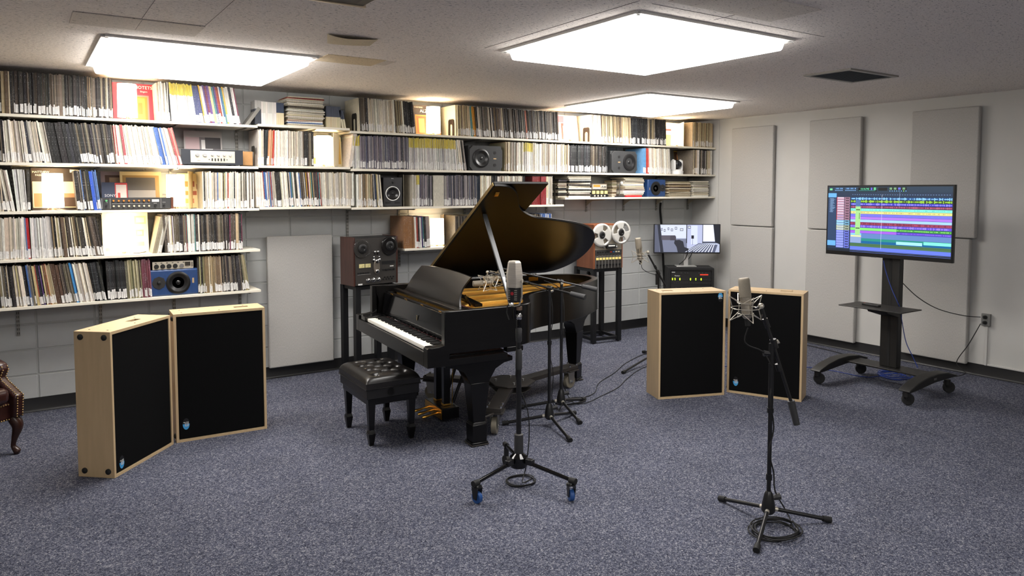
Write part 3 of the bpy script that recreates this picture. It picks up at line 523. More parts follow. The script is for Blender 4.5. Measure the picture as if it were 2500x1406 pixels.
# blue speaker + field mixer (lowest shelf)
blue = mat('speaker_blue', (34, 62, 108), .32, noise=(40, .1))
def hspeaker(key, pc, w, h, d, m, label, wx, wr, wz, tweets, Y=-.36, cut=0., badge=None):
    t = thing('studio_speaker', label, 'speaker', (sx(pc, SH[key]), Y, SH[key]))
    if cut:
        k = cut; poly = [(-w/2+k, 0), (w/2-k, 0), (w/2, k), (w/2, h-k), (w/2-k, h), (-w/2+k, h), (-w/2, h-k), (-w/2, k)]
        MB().prism(poly, -.02, 0, Matrix(((1, 0, 0, 0), (0, 0, 1, 0), (0, 1, 0, 0), (0, 0, 0, 1)))).build('baffle', m, t, .003)
        MB().lohi((-w/2, 0, 0), (w/2, d, h)).build('cabinet', m, t, .004)
        f = -.02
    else: MB().lohi((-w/2, 0, 0), (w/2, d, h)).build('cabinet', m, t, .012); f = 0
    driver(t, (wx, f, wz), wr)
    for tx, tz, tr, dome in tweets:
        if dome:
            disc(MB(), (tx, f, tz), tr, .004, 8).build('tweeter_plate', mat('tweeter_plate', (34, 33, 33), .5), t); MB().sphere((tx, f-.004, tz), tr*.3, 12).build('tweeter_dome', rubber, t); 
        else: disc(MB(), (tx, f+.001, tz), tr, .003, 18).build('port_rim', mat('port_rim', (40, 40, 41), .4), t); disc(MB(), (tx, f, tz), tr*.75, .003, 18).build('port_hole', rubber, t)
    if badge: MB().box((badge[0], f-.001, badge[1]), (badge[2], .002, badge[3])).build('badge', mat('badge_gold', (196, 170, 130), .4, .5), t)
    return t
t = hspeaker('A5', 427, .385, .215, .26, blue, 'blue studio speaker lying on its side under the field mixer', .03, .083, .104, ((-.115, .11, .052, True),), badge=(.145, .115, .014, .042)); t.location.z += .0005
disc(MB(), (-.115, -.001, .11), .004, .012).build('indicator', wht, t); disc(MB(), (.118, 0, .118), .003, .003).build('indicator_hole', rubber, t)
t = thing('field_mixer', 'small silver mixer with four black knobs on the blue speaker', 'mixer', (sx(424, 1.11), -.35, SH['A5']+.2165))
MB().lohi((-.155, .003, 0), (.155, .2, .066)).build('body', blk, t, .002); MB().lohi((-.155, 0, .001), (.155, .003, .065)).build('face_plate', slv, t)
for i in range(4): disc(MB(), (-.125+i*.047, 0, .026), .019, .016, 20, .016).build('knob', rubber, t)
disc(MB(), (.064, 0, .026), .017, .014, 20).build('master_knob', chrome, t)
MB().lohi((.09, -.003, .022), (.132, 0, .056)).build('meter', mat('meter_dark', (50, 46, 40), .3), t)
for i in range(6): MB().box((-.13+i*.042, -.002, .054), (.012, .003, .005)).build('switch', blk, t)
MB().box((.145, -.002, .034), (.006, .003, .04)).build('side_strip', blk, t); letters('SHURE', .008, blk, t, (.095, -.0006, .010), FRONT)
# dark grey speakers, second shelf
dsp = mat('speaker_charcoal', (50, 51, 52), .6, noise=(120, .12))
hspeaker('C2', 1186, .40, .26, .25, dsp, 'dark grey speaker with woofer on the record side under the ceiling', -.062, .088, .13, ((.105, .19, .02, False), (.105, .062, .02, False)), cut=.04, badge=(.105, .128, .034, .012))
hspeaker('C2', 1523, .40, .26, .25, dsp, 'dark grey speaker with woofer on the corner side beside blue and red boxes', .075, .088, .13, ((-.085, .19, .018, False), (-.085, .062, .018, False)), cut=.04, badge=(-.085, .128, .034, .012))
hspeaker('D3', 1605, .30, .215, .24, blue, 'blue studio speaker lying among the magazine piles', -.02, .075, .105, ((.095, .11, .045, True),), badge=(-.125, .1, .008, .03))
# small black monitor
t = thing('monitor_speaker', 'small black upright monitor speaker with a white ringed woofer', 'speaker', (sx(961, 1.602), -.35, SH['C3']), math.radians(-14))
MB().lohi((-.092, 0, .004), (.092, .2, .285)).build('cabinet', mat('monitor_black', (34, 34, 36), .5), t, .006)
driver(t, (0, 0, .128), .058)
rg = MB(); rg.tube([(.066*math.cos(a*math.pi/18), -.008, .128+.066*math.sin(a*math.pi/18)) for a in range(36)], .0045, 8, True); rg.build('woofer_ring', wht, t)
disc(MB(), (0, 0, .235), .026, .005).build('waveguide', blk, t); MB().sphere((0, -.004, .235), .011).build('tweeter_dome', rubber, t)
for u in (-.045, .045): MB().box((u, -.001, .04), (.05, .004, .016)).build('bass_slot', rubber, t)
letters('PMC', .012, inkw, t, (0, -.001, .268), FRONT, 'C')
# cassette deck + VU bridge, ball lamp, PTZ camera
t = thing('meter_bridge', 'black meter unit with four glowing yellow dials', 'meter unit', (sx(1466, 1.679), -.36, SH['D3']))
MB().lohi((-.135, 0, .002), (.12, .2, .085)).build('body', blk, t, .003)
for i in range(4): MB().box((-.095+i*.062, -.001, .058), (.044, .004, .036)).build('vu_meter', mat('vu_face', (226, 206, 120), .4, emit=(226, 206, 120), es=.5), t)
for i in range(5): MB().box((-.08+i*.05, -.003, .018), (.016, .006, .016)).build('key_switch', mat('switch_ivory', (210, 196, 180), .4) if i < 4 else blk, t)
t = thing('tape_unit', 'small silver and orange fronted tape unit on the meter unit', 'tape unit', (sx(1466, 1.77), -.36, SH['D3']+.0855))
MB().lohi((-.135, 0, 0), (.11, .2, .075)).build('body', mat('unit_brown', (74, 60, 48), .5), t, .002); MB().lohi((-.115, -.003, .008), (.1, 0, .066)).build('face_plate', slv, t)
MB().lohi((-.10, -.004, .036), (0, -.003, .058)).build('orange_window', orange, t)
for u in (.03, .06, .08): disc(MB(), (u, -.003, .04), .008, .008).build('knob', chrome, t)
for i in range(7): MB().box((-.095+i*.014, -.005, .018), (.009, .004, .01)).build('key_button', wht, t)
t = thing('ball_microphone', 'vintage desk stand with pale round head among magazine piles', 'microphone', (sx(1511, 1.679, -.30), -.31, SH['D3']))
MB().lathe([(.06, 0), (.06, .008), (.05, .014), (.012, .02)], 22).build('base', blk, t); MB().cyl((0, 0, .018), (0, 0, .16), .006).build('stem', chrome, t); MB().sphere((.028, -.01, .165), .026, 16).build('head', mat('pale_mesh', (196, 194, 190), .5), t); MB().cyl((0, 0, .158), (.02, -.008, .165), .005).build('swivel', blk, t)
t = thing('dome_camera', 'white pan-tilt camera with a black lens on the second shelf', 'camera', (sx(1652, 1.962, -.31), -.31, SH['C2'])); t.scale = (1.3, 1.3, 1.3)
MB().lathe([(.062, 0), (.064, .03), (.05, .042), (.04, .046)], 24).build('base', wht, t)
for s_ in (-1, 1): MB().prism([(-.03, .04), (.03, .04), (.028, .13), (.0, .145), (-.028, .13)], s_*.048-.007, s_*.048+.007, Matrix(((0, 0, 1, 0), (1, 0, 0, 0), (0, 1, 0, 0), (0, 0, 0, 1)))).build('yoke_arm', wht, t, .003)
MB().sphere((0, 0, .098), .041, 18).build('lens_housing', blk, t); disc(MB(), (0, -.036, .098), .022, .010, 18).build('lens', mat('lens_glass', (20, 22, 30), .1), t)
# bookends
def bookend(key, pxl, m, label, Y=-.30, h=.17, gap=0):
    z = SH[key]; o = thing('bookend', label, 'bookend', (sx(pxl, z)-.004, Y, z)); Mx = Matrix(((0, 0, 1, 0), (1, 0, 0, 0), (0, 1, 0, 0), (0, 0, 0, 1)))
    arch = [(-.055, 0), (-.055, h-.015), (-.042, h), (.042, h), (.055, h-.015), (.055, 0), (.028, 0), (.028, h*.62), (.018, h*.7), (-.018, h*.7), (-.028, h*.62), (-.028, 0)]
    MB().prism(arch, 0, .0016, Mx).build('plate', m, o); MB().lohi((-.10, -.026, .0004), (.0, .026, .0016)).build('tongue', m, o)
bkd = mat('bookend_dark', (40, 36, 30), .5, .3)
bookend('B2', 625, bkd, 'dark bookend at the start of the short shelf records'); bookend('C1', 872.5, bkd, 'dark bookend beside records left of the orange figure cover'); bookend('C1', 1111, bkd, 'dark arched bookend on a cream sleeve beside the black cover', -.29, .17); bookend('C1', 1442, bkd, 'dark arched bookend on a cream sleeve beside the far lamp', -.29, .17); bookend('C3', 1356, bkd, 'dark bookend at the end of the shelf behind the piano lid', -.32, .23)
t = cover('C3', 1282, -.30, 'tiny framed brown picture card behind the piano lid', (92, 40, 34), [(.15, .15, .85, .85, (190, 160, 140)), (.3, .2, .7, .7, (92, 40, 34))], size=.10, lean=6, zoff=.16); t.location.z = SH['C3']+.001
# ---------------------------------------------------------------- video cases and magazine piles
case_m = vmat('case_print', .4)
def case(x, z, w, h, d, top, bot, split, label, group, lean=0., Y=-.345):
    b = MB(); b.lohi((0, 0, 0), (w, d, h*split), None, lin(bot)); b.lohi((0, 0, h*split), (w, d, h), None, lin(top))
    o = b.build('video_case', case_m, None, 0, 30, (x, Y, z+.0006), (0, math.radians(lean), 0)); return tag(o, label, 'video case', group)
z = SH['B1']; x = sx(623, z, -.345)
for i in range(2): case(x, z, .026, .205, .14, (150, 148, 144), (50, 54, 62), .65, 'dark grey and silver video case beside pale cases', 'dark video cases by the magazine pile'); x += .0268
while x < sx(679, z, -.345)-.018: case(x, z, .018, .197, .13, jit((196, 194, 186)), jit((206, 204, 198)), .5, 'pale grey video case left of the magazine pile', 'pale video cases left of the magazine pile'); x += .0186
while x < sx(697, z, -.345)-.016: case(x, z, .016, .195, .13, (50, 60, 80), (206, 194, 160), .55, 'blue and cream video case left of the magazine pile', 'blue and cream cases left of the magazine pile'); x += .0166
x = sx(797, z, -.345)
while x < sx(836, z, -.345)-.015: case(x, z, .0165, .195, .13, (60, 66, 82), jit((200, 188, 156)), .5, 'blue and cream video case right of the magazine pile', 'blue and cream cases right of the magazine pile'); x += .0172
for i in range(2): case(x+.012+i*.022, z, .017, .165, .13, (60, 66, 82), (206, 198, 170), .5, 'blue and cream video case leaning against upright cases', 'leaning blue and cream cases', -10)
tag(MB().lohi((0, 0, 0), (.028, .14, .2), None, lin((120, 118, 112))).build('leaning_book', case_m, None, .001, 40, (sx(597, z, -.35), -.35, SH['A1']+.001), (0, math.radians(36), 0)), 'dark grey book tipped over beside the pale video cases', 'book')
mg = vmat('magazine_paper', .6, letter=True)
def pile(key, p0, p1, top, n, pal, place, d=.24, Y=-.36, z0=0.):
    z = SH[key]+z0; xa, xb = sx(p0, z, Y), sx(p1, z, Y); h = (top-z0)/n
    for i in range(n):
        w_ = xb-xa; ww = w_*R.uniform(.90, 1.0); hh = h*R.uniform(.8, .97); c = lin(jit(R.choice(PAL[pal]), 16)); pg = lin(jit((206, 196, 172), 10))
        b = MB(); e = min(.0015, hh*.2); b.lohi((-ww/2, -.0, 0), (ww/2, d, e), None, c); b.lohi((-ww/2+.002, .002 if i % 3 else .0, e), (ww/2-.002, d-.002, hh-e), None, pg if R.random() < .5 else c); b.lohi((-ww/2, 0, hh-e), (ww/2, d, hh), None, c)
        o = b.build('magazine', mg, None, 0, 30, ((xa+xb)/2+R.uniform(-.006, .006), Y+R.uniform(-.004, .012), z+.0008+i*h), (0, 0, math.radians(R.uniform(-3, 3))))
        tag(o, 'flat lying magazine in the pile '+place, 'magazine', 'magazines in the pile '+place)
pile('B1', 700, 794, .262, 24, 'mx', 'between blue and cream video cases', .26)
pile('D3', 1362, 1384, .20, 11, 'dk', 'nearest the piano lid', .2); pile('D3', 1387, 1444, .245, 13, 'ld', 'beside the meter unit', .26)
pile('D3', 1494, 1506, .20, 10, 'tn', 'hidden behind the round headed stand', .14, -.26)
tag(MB().lohi((-.12, 0, 0), (.12, .24, .02)).build('red_book', mat('red_cloth', (196, 30, 34), .5), None, .002, 40, (sx(1548, 1.679), -.38, SH['D3']+.0005)), 'bright red book under the pale magazine pile', 'book')
pile('D3', 1523, 1574, .235, 11, 'lt', 'standing on the bright red book', .24, -.36, .0215)
pile('D3', 1632, 1688, .19, 12, 'tn', 'right of the blue speaker', .26); pile('D3', 1692, 1731, .20, 13, 'lt', 'in the wall corner', .26)
# ================================================================ GRAND PIANO (local x: towards the tail, y: towards the bass side)
ebony = mat('piano_satin_ebony', (11, 10, 10), .28, noise=((3, 60, 60), .25), spec=.32, coat=.1); gloss = mat('piano_gloss', (8, 8, 9), .1, spec=.35, coat=.25)
brass = mat('brass', (196, 150, 70), .3, 1.); goldp = mat('plate_gold', (216, 168, 78), .4, .3, noise=(14, .10)); sbd = mat('soundboard_spruce', (176, 112, 62), .5, noise=((4, 60, 20), .18))
PN = thing('grand_piano', 'black grand piano with raised lid on a wheeled dolly', 'piano', (-5.247, -1.944, 0), -.0843)
ZR, ZB = .965, .682
out = [(.06, -.745), (.3, -.745), (.53, -.74), (.66, -.722), (.75, -.67), (.82, -.56), (.89, -.42), (.98, -.295), (1.1, -.22), (1.25, -.165), (1.46, -.09), (1.65, .0), (1.8, .1), (1.93, .2), (2.03, .3), (2.09, .42), (2.10, .55), (2.06, .66), (1.98, .74), (1.85, .79), (1.7, .81), (1.4, .815), (.06, .815)]
oc = [Vector((p[0], p[1])) for p in catmull([(*p, 0) for p in out], 4)]
def inset(P, d):
    r = []
    for i, p in enumerate(P):
        a, b = P[max(0, i-1)], P[min(len(P)-1, i+1)]; t = (b-a).normalized(); r.append(p+Vector((-t.y, t.x))*d)
    return r
ic = inset(oc, .055)
def wallring(o_, i_, z0, z1):
    n = len(o_); m = MB(); vs = [(*p, z0) for p in o_]+[(*p, z1) for p in o_]+[(*p, z0) for p in i_]+[(*p, z1) for p in i_]; fs = []
    for k in range(n-1): fs += [(k, k+1, n+k+1, n+k), (3*n+k, 3*n+k+1, 2*n+k+1, 2*n+k), (n+k, n+k+1, 3*n+k+1, 3*n+k), (2*n+k, 2*n+k+1, k+1, k)]
    fs += [(0, n, 3*n, 2*n), (n-1, 2*n+n-1, 3*n+n-1, n+n-1)]; return m.add(vs, fs)
wallring(oc, ic, ZB, ZR).build('rim', ebony, PN, .004)
for a_ in (-.738, .752): MB().lohi((.53, a_, ZB-.036), (.66 if a_ < 0 else 1.2, a_+.055, ZB-.0005)).build('rim_moulding', ebony, PN, .004)
Mvz = lambda: Matrix(((1, 0, 0, 0), (0, 0, 1, 0), (0, 1, 0, 0), (0, 0, 0, 1)))    # (v,z) profile extruded along u
arm = [(.094, ZR), (.092, .93), (.094, .90), (.106, .868), (.112, .838), (.110, .805), (.100, .775), (.084, .755), (.058, .741), (.02, .733), (-.03, .731), (-.052, .734), (-.062, .728), (-.062, .602), (.53, .602), (.53, ZB-.037), (.094, ZB-.037)]
for u0, u1 in ((-.745, -.675), (.745, .815)):
    MB().prism(arm, u0, u1, Mvz()).build('arm', ebony, PN, .004)
for u0, u1 in ((-.674, -.664), (.612, .744)): MB().lohi((-.05, u0, .66), (.125, u1, .736)).build('cheek_block', gloss, PN, .004)
MB().lohi((-.045, -.674, .602), (.54, .744, .655)).build('keybed', ebony, PN, .003)
MB().lohi((-.062, -.674, .602), (-.046, .744, .700)).build('keyslip', ebony, PN, .003)
KW = 1.264/52; ku0 = .605
wk = MB(); bk = MB(); ivory = mat('key_ivory', (244, 241, 232), .3); kb = mat('key_ebony', (16, 16, 17), .3)
for i in range(52):
    a = ku0-i*KW; wk.lohi((-.028, a-KW+.0006, .695), (.125, a-.0006, .722)); wk.lohi((-.030, a-KW+.0006, .702), (-.0281, a-.0006, .7215))
pat = [0]+[2, 3, 5, 6, 7]; blacks = [0]+[w_ for o_ in range(7) for w_ in (2+7*o_, 3+7*o_, 5+7*o_, 6+7*o_, 7+7*o_)]
for w_ in blacks: c = ku0-(w_+1)*KW; bk.box((.078, c, .7275), (.094, .0115, .011), top=(.088, .0095))
for o_ in (wk.build('white_keys', ivory, PN, .0012), bk.build('black_keys', kb, PN, .001)): o_['kind'] = 'stuff'
MB().lohi((.130, -.664, .70), (.1385, .612, .7245)).build('key_felt_strip', mat('felt_red', (70, 20, 22), .9), PN)
MB().prism([(.140, .728), (.141, .75), (.150, .80), (.160, .86), (.166, .905), (.186, .905), (.186, .728)], -.672, .742, Mvz()).build('fallboard', gloss, PN, .003)
em = MB(); em.prism([(-.008, 0), (.008, 0), (.011, .018), (.006, .03), (.010, .04), (-.010, .04), (-.006, .03), (-.011, .018)], 0, .001, Matrix(((0, 0, -1, 0), (1, 0, 0, 0), (0, 1, 0, 0), (0, 0, 0, 1)))); em.build('lyre_emblem', mat('emblem', (96, 84, 60), .4, .5), PN, 0, 40, (.147, -.03, .79))
MB().lohi((.187, -.672, .885), (.212, .742, .912)).build('fallboard_rail', ebony, PN, .003)
for u in (.60, .28, -.06, -.40, -.58): MB().cyl((.176, u+.02, .909), (.176, u-.02, .909), .004).build('hinge_knuckle', brass, PN)
# iron plate, soundboard, struts, strings
i2 = [p for p in inset(oc, .058) if p.x > .33]
MB().prism([(.34, -.685)]+[tuple(p) for p in i2]+[(.34, .755)], .800, .812).build('soundboard', sbd, PN)
MB().prism([(.42, -.60)]+[tuple(p) for p in inset(oc, .13) if p.x > .45]+[(.42, .70)], .8135, .824).build('plate_web', goldp, PN)
i3 = [p for p in inset(oc, .075) if p.x > .36]; pl_ = MB()
pl_.prism([(.21, -.67)]+[(.36, -.67)]+[tuple(p) for p in i3 if p.y < -.2 and p.x < .95][:1]+[(.58, -.63), (.66, -.60), (.52, -.5), (.46, .0), (.44, .5), (.44, .74), (.21, .74)], .835, .852)
pl_.build('tuning_plate', goldp, PN, .004)
def ringpart(off, wd): return wallring([p for p in inset(oc, off) if p.x > .4], [p for p in inset(oc, off+wd) if p.x > .4], .822, .846)
ringpart(.066, .11).build('plate_rim', goldp, PN, .006)
for a, b_ in (((.44, .62), (1.95, .62)), ((.45, .40), (1.95, .52)), ((.46, .12), (1.78, .30)), ((.47, -.18), (1.30, -.02)), ((.5, -.46), (.92, -.30))):
    d = Vector((b_[0]-a[0], b_[1]-a[1], 0)); L_ = d.length; ang = math.atan2(d.y, d.x)
    MB().prism([(0, .845), (L_, .845), (L_-.05, .862), (.06, .878), (0, .862)], -.013, .013, T(a[0], a[1], 0) @ Matrix.Rotation(ang, 4, 'Z') @ Mvz()).build('strut', goldp, PN, .004)
st_ = MB()
for i in range(45):
    u = -.62+i*.0296; t_ = i/44; v1 = .56+1.40*t_**1.05 if t_ < .62 else 1.80+.12*(t_-.62)
    uo = u+.10*t_; 
    lim = [p for p in ic if p.x > v1-.06 and p.y < .3]; v1 = min(v1, 1.95)
    st_.tube([(.30, u, .862), (v1, min(uo, .70), .852)], .0007 if t_ < .7 else .0012, 4)
o_ = st_.build('strings', mat('string_steel', (150, 138, 110), .35, .9), PN); o_['kind'] = 'stuff'
pn = MB()
for i in range(100):
    for j in range(2): pn.cyl((.245+.028*j+.012*(i % 2), -.64+i*.0133, .85), (.245+.028*j+.012*(i % 2), -.64+i*.0133, .878), .0032, None, 6)
o_ = pn.build('tuning_pins', mat('pin_steel', (176, 160, 120), .3, 1.), PN); o_['kind'] = 'stuff'
MB().lohi((.425, -.52, .853), (.46, .70, .866)).build('felt_strip', mat('felt_oxblood', (70, 30, 22), .9), PN)
dm = MB()
for i in range(60): dm.lohi((.50+.0025*i, -.30+i*.0165, .866), (.56+.0025*i, -.30+i*.0165+.011, .888))
dm.build('dampers', ebony, PN)['kind'] = 'stuff'
for o_ in PN.children:
    if o_.name.split('.')[0] in ('soundboard', 'plate_web', 'tuning_plate', 'plate_rim', 'strut', 'strings', 'tuning_pins', 'felt_strip', 'dampers'): o_.location.z += .035
# music desk: rails, shelf, curved desk
MB().lohi((.235, -.66, .916), (.275, .735, .940)).build('desk_rail', ebony, PN, .004)
for u in (-.66, .70): MB().lohi((.21, u, .895), (.62, u+.035, .915)).build('desk_runner', ebony, PN, .003)
MB().lohi((.275, -.60, .915), (.36, .67, .930)).build('desk_shelf', ebony, PN, .003)
def desk_pt(s, t, th_):      # s across -1..1, t up 0..1
    wd = .60-.135*(t**.55) if s > 0 else .50-.02*t-.03*math.sin(math.pi*t); top = .225-.018*abs(s)**2.4
    bow = .02*math.sin(math.pi*t); return (.315+.10*t-bow+th_, .075+s*wd, .931+top*t)
dk_ = MB(); NS, NTT = 24, 10; vs = []; fs = []
for th_ in (0, .014):
    for i in range(NS+1):
        for j in range(NTT+1): vs.append(desk_pt(-1+2*i/NS, j/NTT, th_))
nn = (NS+1)*(NTT+1); I = lambda i, j, k: k*nn+i*(NTT+1)+j
for i in range(NS):
    for j in range(NTT): fs += [(I(i, j, 0), I(i, j+1, 0), I(i+1, j+1, 0), I(i+1, j, 0)), (I(i, j, 1), I(i+1, j, 1), I(i+1, j+1, 1), I(i, j+1, 1))]
for i in range(NS): fs += [(I(i, 0, 0), I(i+1, 0, 0), I(i+1, 0, 1), I(i, 0, 1)), (I(i, NTT, 0), I(i, NTT, 1), I(i+1, NTT, 1), I(i+1, NTT, 0))]
for j in range(NTT): fs += [(I(0, j, 0), I(0, j, 1), I(0, j+1, 1), I(0, j+1, 0)), (I(NS, j, 0), I(NS, j+1, 0), I(NS, j+1, 1), I(NS, j, 1))]
dk_.add(vs, fs).build('music_desk', mat('desk_ebony', (30, 27, 25), .32, noise=((60, 3, 60), .2)), PN, 0, 50)
MB().tube([(.42, .2, .93), (.395, .2, 1.05)], .006).build('desk_prop', ebony, PN); MB().tube([(.46, -.30, .918), (.40, -.34, 1.0)], .008).build('desk_prop', ebony, PN)
# lid
AL = math.radians(31); HU, HZ = .815, ZR+.012; ca, sa = math.cos(AL), math.sin(AL)
LP = lambda v, w_, t_: (v, HU-w_*ca+t_*sa, HZ+w_*sa+t_*ca)
V0 = .54
poly = [(V0, 0.), (V0, 1.58)]+[(p.x, p.y) for p in catmull([(V0+.04, 1.58, 0), (.66, 1.565, 0), (.74, 1.51, 0), (.80, 1.43, 0), (.86, 1.32, 0), (.93, 1.225, 0), (1.03, 1.145, 0), (1.14, 1.09, 0), (1.29, 1.055, 0), (1.45, 1.015, 0), (1.64, .955, 0), (1.80, .865, 0), (1.905, .75, 0), (1.97, .63, 0), (2.01, .49, 0), (2.02, .34, 0), (1.99, .19, 0), (1.93, .09, 0), (1.86, .03, 0)], 4)]+[(1.78, .0)]
def lidpart(poly, t0, t1):
    n = len(poly); m = MB(); return m.add([LP(a, b, t0) for a, b in poly]+[LP(a, b, t1) for a, b in poly], [tuple(range(n)), tuple(range(2*n-1, n-1, -1))]+[(i, n+i, n+(i+1) % n, (i+1) % n) for i in range(n)])
lid_m = mat('lid_ebony', (12, 11, 10), .3, noise=((60, 3, 60), .2), spec=.12)
lidpart(poly, 0, .022).build('lid', lid_m, PN, .003)
lidpart([(V0+.004, 0), (V0+.004, 1.575), (V0+.455, 1.575), (V0+.455, 0)], .0235, .044).build('lid_front_flap', lid_m, PN, .003)
MB().add([LP(V0-.002, 0, .01), LP(V0-.002, 1.57, .01), LP(V0-.002, 1.57, .036), LP(V0-.002, 0, .036), LP(V0-.005, 0, .01), LP(V0-.005, 1.57, .01), LP(V0-.005, 1.57, .036), LP(V0-.005, 0, .036)], [(4, 5, 6, 7), (0, 3, 2, 1), (0, 1, 5, 4), (2, 3, 7, 6), (1, 2, 6, 5), (3, 0, 4, 7)]).build('lid_piano_hinge', mat('hinge_bronze', (120, 100, 60), .35, .8), PN)
cup = MB(); c0 = LP(.70, 1.40, 0); MB().add([LP(.585, 1.46, -.001), LP(.615, 1.46, -.001), LP(.615, 1.50, -.001), LP(.585, 1.50, -.001), LP(.585, 1.46, -.014), LP(.615, 1.46, -.014), LP(.61, 1.49, -.014), LP(.59, 1.49, -.014)], [(0, 1, 2, 3), (7, 6, 5, 4), (0, 4, 5, 1), (1, 5, 6, 2), (2, 6, 7, 3), (3, 7, 4, 0)]).build('prop_cup', brass, PN)
MB().tube([LP(.86, 1.50, .046), LP(.90, 1.50, .07), LP(1.0, 1.50, .07), LP(1.02, 1.50, .046)], .012, 6).build('flap_stop', rubber, PN)
pt = Vector(LP(.63, 1.18, -.004)); pb = Vector((.60, -.69, ZR-.03))
d = (pb-pt); q = d.to_track_quat('Z', 'Y').to_matrix().to_4x4()
MB().box((0, 0, d.length/2), (.034, .016, d.length), T(*pt) @ q).build('lid_prop', mat('prop_lacquer', (52, 54, 56), .35), PN, .003)
MB().box((0, 0, d.length*.83), (.022, .018, d.length*.3), T(*pt) @ q).build('short_prop', mat('prop_steel', (110, 112, 114), .35, .3), PN, .002)
for v in (1.62, .75):
    MB().lohi((v-.05, .752, ZR-.05), (v+.05, .761, ZR-.012)).build('lid_hinge', brass, PN, .001); MB().cyl((v-.05, .79, ZR+.006), (v+.05, .79, ZR+.006), .006).build('hinge_pin', brass, PN)
# legs
def leg(v, u, rot=0, zt=.602):
    m = MB(); M = T(v, u, 0) @ Matrix.Rotation(rot, 4, 'Z')
    br = [(-.27, zt), (-.27, zt-.03), (-.2, zt-.04), (-.125, zt-.075), (-.08, zt-.15), (-.075, zt-.165), (.075, zt-.165), (.08, zt-.15), (.13, zt-.075), (.2, zt-.04), (.27, zt-.03), (.27, zt)]
    br = [(a*.95, b) for a, b in br]
    m.prism(br, -.055, .055, M @ Mvz())
    m.box((0, 0, (.165+zt-.16)/2), (.088, .088, zt-.16-.165), M, top=(.142, .122))
    m.box((0, 0, .157), (.112, .112, .016), M, top=(.09, .09)); m.box((0, 0, .087), (.106, .106, .124), M, top=(.112, .112)); m.box((0, 0, .020), (.122, .122, .012), M)
    return m.build('leg', ebony, PN, .003)
leg(.35, -.625); leg(.33, .68); leg(1.91, .50, .55, .62)
# lyre with pedals
for u in (-.075, .075): MB().box((.36, u, .36), (.05, .045, .47), top=(.055, .05)).build('lyre_post', ebony, PN, .003); MB().box((.36, u, .138), (.06, .055, .014)).build('lyre_collar', brass, PN, .002)
MB().lohi((.29, -.165, .045), (.43, .165, .13)).build('pedal_box', ebony, PN, .004); MB().lohi((.284, -.160, .048), (.289, .160, .125)).build('pedal_plate', brass, PN, .001)
for u in (-.09, 0, .09): MB().tube(catmull([(.285, u, .085), (.25, u, .08), (.21, u, .072), (.16, u, .066)], 4), [.008]*8+[.010, .011, .012, .011, .008], 8).build('pedal', brass, PN)
for u in (-.07, .07): MB().tube([(.42, u, .14), (.60, u*1.3, .60)], .013, 8).build('lyre_brace', ebony, PN)
MB().tube([(.40, -.10, .13), (.41, -.10, .6)], .003, 6).build('pedal_rod', brass, PN)
# ================================================================ PIANO DOLLY
dol = mat('dolly_brown', (46, 42, 38), .5, noise=(20, .15)); whm = mat('caster_wheel', (120, 114, 100), .5); bolt = chrome
DL = thing('piano_dolly', 'low three-armed dolly with large casters under the grand piano', 'piano dolly', (-5.247, -1.944, 0), -.0843)
hub = (.98, .05)
MB().prism([(.80, -.06), (.86, -.14), (1.02, -.17), (1.16, -.06), (1.14, .14), (1.0, .24), (.84, .2)], .205, .215).build('centre_plate', dol, DL, .002); MB().prism([(.82, -.05), (.88, -.12), (1.02, -.14), (1.13, -.05), (1.11, .12), (1.0, .2), (.86, .17)], .150, .158).build('under_plate', dol, DL, .002)
for v, u in ((.88, .1), (.95, -.08), (1.08, .0), (1.04, .14)): MB().cyl((v, u, .215), (v, u, .228), .011, None, 6).build('bolt', bolt, DL)
def arm_(v, u, cv, cu):
    a = Vector((hub[0], hub[1], 0)); e = Vector((v, u, 0)); d = (e-a).normalized(); n = Vector((-d.y, d.x, 0))*.055; a2 = a+d*.10
    P = [a2-n, e-n, e+n, a2+n]; MB().prism([(p.x, p.y) for p in P], .170, .204).build('arm', dol, DL, .003)
    MB().prism([(p.x, p.y) for p in [e-n*1.25-d*.13, e-n*1.25, e+n*1.25, e+n*1.25-d*.13]], .1585, .1695).build('caster_plate', dol, DL, .002)
    for s1 in (-1, 1):
        for s2 in (-.11, -.02): q = e+n*s1*.9+d*s2; MB().cyl((q.x, q.y, .2035), (q.x, q.y, .216), .009, None, 6).build('bolt', bolt, DL)
    c = e-d*.06+n*0; w0 = Vector((c.x, c.y, .063)); nn_ = n.normalized()
    MB().cyl(w0-nn_*.02, w0+nn_*.02, .062, None, 24).build('wheel', whm, DL, .004)
    MB().cyl(w0-nn_*.032, w0+nn_*.032, .010, None, 10).build('axle', chrome, DL)
    for s1 in (-1, 1): q = w0+nn_*s1*.026; MB().prism([(-.03, .05), (.03, .05), (.045, .158), (-.045, .158)], -.002, .002, T(q.x, q.y, 0) @ Matrix.Rotation(math.atan2(nn_.y, nn_.x)-math.pi/2, 4, 'Z') @ Mvz()).build('fork', mat('fork_zinc', (150, 148, 142), .35, .8), DL)
    # stirrup that carries the leg
    L = Vector((cv, cu, 0)); s_ = MB(); s_.box((cv, cu, .008), (.132, .125, .008)); s_.build('stirrup', dol, DL, .002)
    MB().tube([e+Vector((0, 0, .165)), (e+L)/2+Vector((0, 0, .165)), Vector((cv+(e.x-cv)*.55, cu+(e.y-cu)*.55, .03)), Vector((cv+(e.x-cv)*.4, cu+(e.y-cu)*.4, .008))], .010, 6).build('stirrup_bar', dol, DL)
arm_(.52, -.55, .35, -.625); arm_(.47, .60, .33, .68); arm_(1.77, .30, 1.91, .50)
